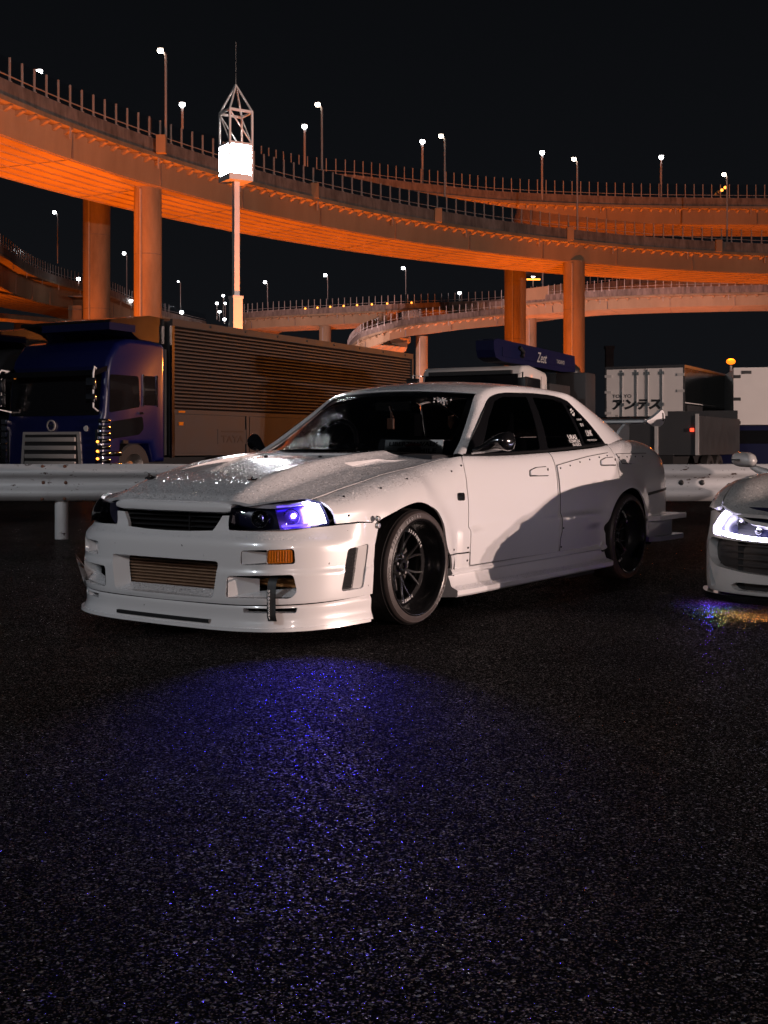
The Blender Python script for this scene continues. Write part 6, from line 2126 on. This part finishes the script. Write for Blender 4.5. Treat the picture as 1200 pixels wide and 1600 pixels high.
    def side(x, v):
        x = np.asarray(x, float); h = .16 - .07 * sstep(.4, .8, x); zt = ze(x); zA = zt - h
        yA = wb(x) - .02 * sstep(.35, .12, np.minimum(v, zA)); t = np.clip((v - zA) / (1.25 * h), 0, 1.2)
        y = np.where(v <= zA, yA, (1 - t) ** 2 * yA + 2 * t * (1 - t) * (yA - .012) + t * t * ye(x))
        z = np.where(v <= zA, v, (1 - t) ** 2 * zA + 2 * t * (1 - t) * (zA + .86 * h) + t * t * zt)
        return (x, y, z)
    vt = lambda x: float(ze(x) + .25 * (.16 - .07 * sstep(.4, .8, x)))
    arch = lambda cx, r, a0, a1, n=16: [(cx + r * math.cos(a), .33 + r * math.sin(a)) for a in np.linspace(a0, a1, n)]
    poly = [(.745, vt(.745) - .004), (.735, .575), (.44, .556)] + arch(0, .37, .62, PI + .62, 18) + [(-.40, .14), (-2.24, .14)] + arch(-2.65, .38, -.5, PI + .45, 18) + [(-3.40, .22), (-3.44, .6)] + [(x, vt(x) - .004) for x in np.linspace(-3.40, .72, 50)]
    for mir in (False, True):
        patch('side_body', poly, side, S_, car, res=.04, lip=.02, centre=(-1.2, 0, .3), mirror=mir)
    # bonnet and wing tops
    zc = pch([(1.0, .512), (.9, .545), (.78, .578), (.5, .655), (.1, .735), (-.3, .785), (-.65, .815)])
    def hood(x, y):
        a = np.abs(y); w = sstep(.80, .55, a)
        cr = zc(x) + (ze(x) - zc(x)) * (1 - w) + .018 * np.exp(-((a - .70) / .09) ** 2) * sstep(.80, .40, x)
        return (x, y, cr)
    hp_ = [(.945, 0), (.93, .25), (.90, .42), (.868, .58), (.815, .70), (.765, .755)] + [(x, float(ye(x)) - .004) for x in np.linspace(.735, -.62, 20)] + [(-.50, .5), (-.42, 0)]
    patch('bonnet', [(x, y) for x, y in hp_] + [(x, -y) for x, y in hp_[::-1]], hood, S_, car, res=.035, lip=.02, centre=(-.5, 0, 0))
    # cabin, engine cover, tail
    rows = []
    for x, zr, yb, yr in ((-.42, .80, .70, .6), (-.62, .865, .78, .62), (-.9, 1.02, .80, .60), (-1.2, 1.15, .80, .58), (-1.5, 1.225, .80, .57), (-1.85, 1.245, .80, .56), (-2.2, 1.20, .80, .55), (-2.7, 1.06, .79, .50), (-3.1, .93, .74, .45), (-3.35, .86, .66, .4)):
        zb = float(ze(x)) - .01
        half = [(yb + .01, zb), (yb * .97, zb + (zr - zb) * .35), (yr + .05, zb + (zr - zb) * .85), (yr - .06, zr - .01), (yr * .4, zr), ]
        rows.append([Vector((x, y, z)) for y, z in half] + [Vector((x, -y, z)) for y, z in half[::-1]])
    MB().grid(rows).build('cabin_glass', M['gloss'], car, 60)
    MB().grid([[p + Vector((0, 0, .006)) for p in r[2:8]] for r in rows[4:7]]).build('roof_panel', S_, car, 60)
    MB().box((-3.46, -.80, .2), (-3.38, .80, .82), bev=.03).build('tail_panel', M['gloss'], car, 40)
    b = MB().box((-3.35, -.66, .12), (.55, .66, .55)).box((-2.2, -.86, .13), (-.45, .86, .55))
    b.build('underbody', M['deep'], car)
    for x in (0, -2.65):
        for s in (-1, 1):
            T = Matrix.Translation((x, s * .82, .335)) @ (Matrix.Identity(4) if s > 0 else Matrix.Rotation(PI, 4, 'Z'))
            t = MB().lathe([(.24, -.12), (.32, -.12), (.335, -.09), (.335, .09), (.315, .115), (.25, .12), (.245, .10)], 40, 'y', T).build('wheel', M['rubber'], car, 35)
            MB().lathe([(.25, .10), (.235, .06), (.22, .02), (.002, .02)], 40, 'y', T).build('rim_dish', M['rim'], t, 40)
            for k in range(10):
                a = 2 * PI * k / 10
                d = Vector((math.cos(a), 0, math.sin(a)))
                MB().tube([T @ (d * .05 + Vector((0, .06, 0))), T @ (d * .24 + Vector((0, .09, 0)))], [.02, .014], 6).build('spoke', M['rim'], t, 40)
            rr = [[Vector((x + .375 * math.cos(a), s * y, .33 + .375 * math.sin(a))) for a in np.linspace(-.2, PI + .2, 18)] for y in (.62, .93)]
            MB().grid(rr).build('wheel_arch_liner', M['deep'], car, 60)
    # door mirrors
    for s in (-1, 1):
        rows = []
        for t in np.linspace(0, 1, 15):
            w = max(.002, math.sin(PI * min(1, .12 + t * .88)) ** .45 if t < .999 else 0)
            y = .872 + .185 * t
            w = max(.003, (1 - abs(2 * t - 1) ** 3.2) ** .5)
            rows.append([Vector((-.50 - .05 * t + .085 * w * math.cos(f) * (1 if math.cos(f) > 0 else .35), s * y, .838 + .012 * t + .056 * w * math.sin(f) * (1 if math.sin(f) > 0 else .85))) for f in np.linspace(0, 2 * PI, 25)[:-1]])
        b = MB().grid(rows, close=True)
        b.add(rows[0], [tuple(range(24))]); b.add(rows[-1], [tuple(range(24))])
        mo = b.build('door_mirror', S_, car, 60)
        MB().tube([(-.50, s * .80, .755), (-.50, s * .88, .785), (-.51, s * .91, .80)], [.03, .022, .018], 8).build('mirror_foot', S_, mo, 60)
        MB().box((-.437, s * 1.0 - .028, .842), (-.425, s * 1.0 + .028, .852)).build('mirror_repeater', M['black'], mo)
    return car


build_sports()
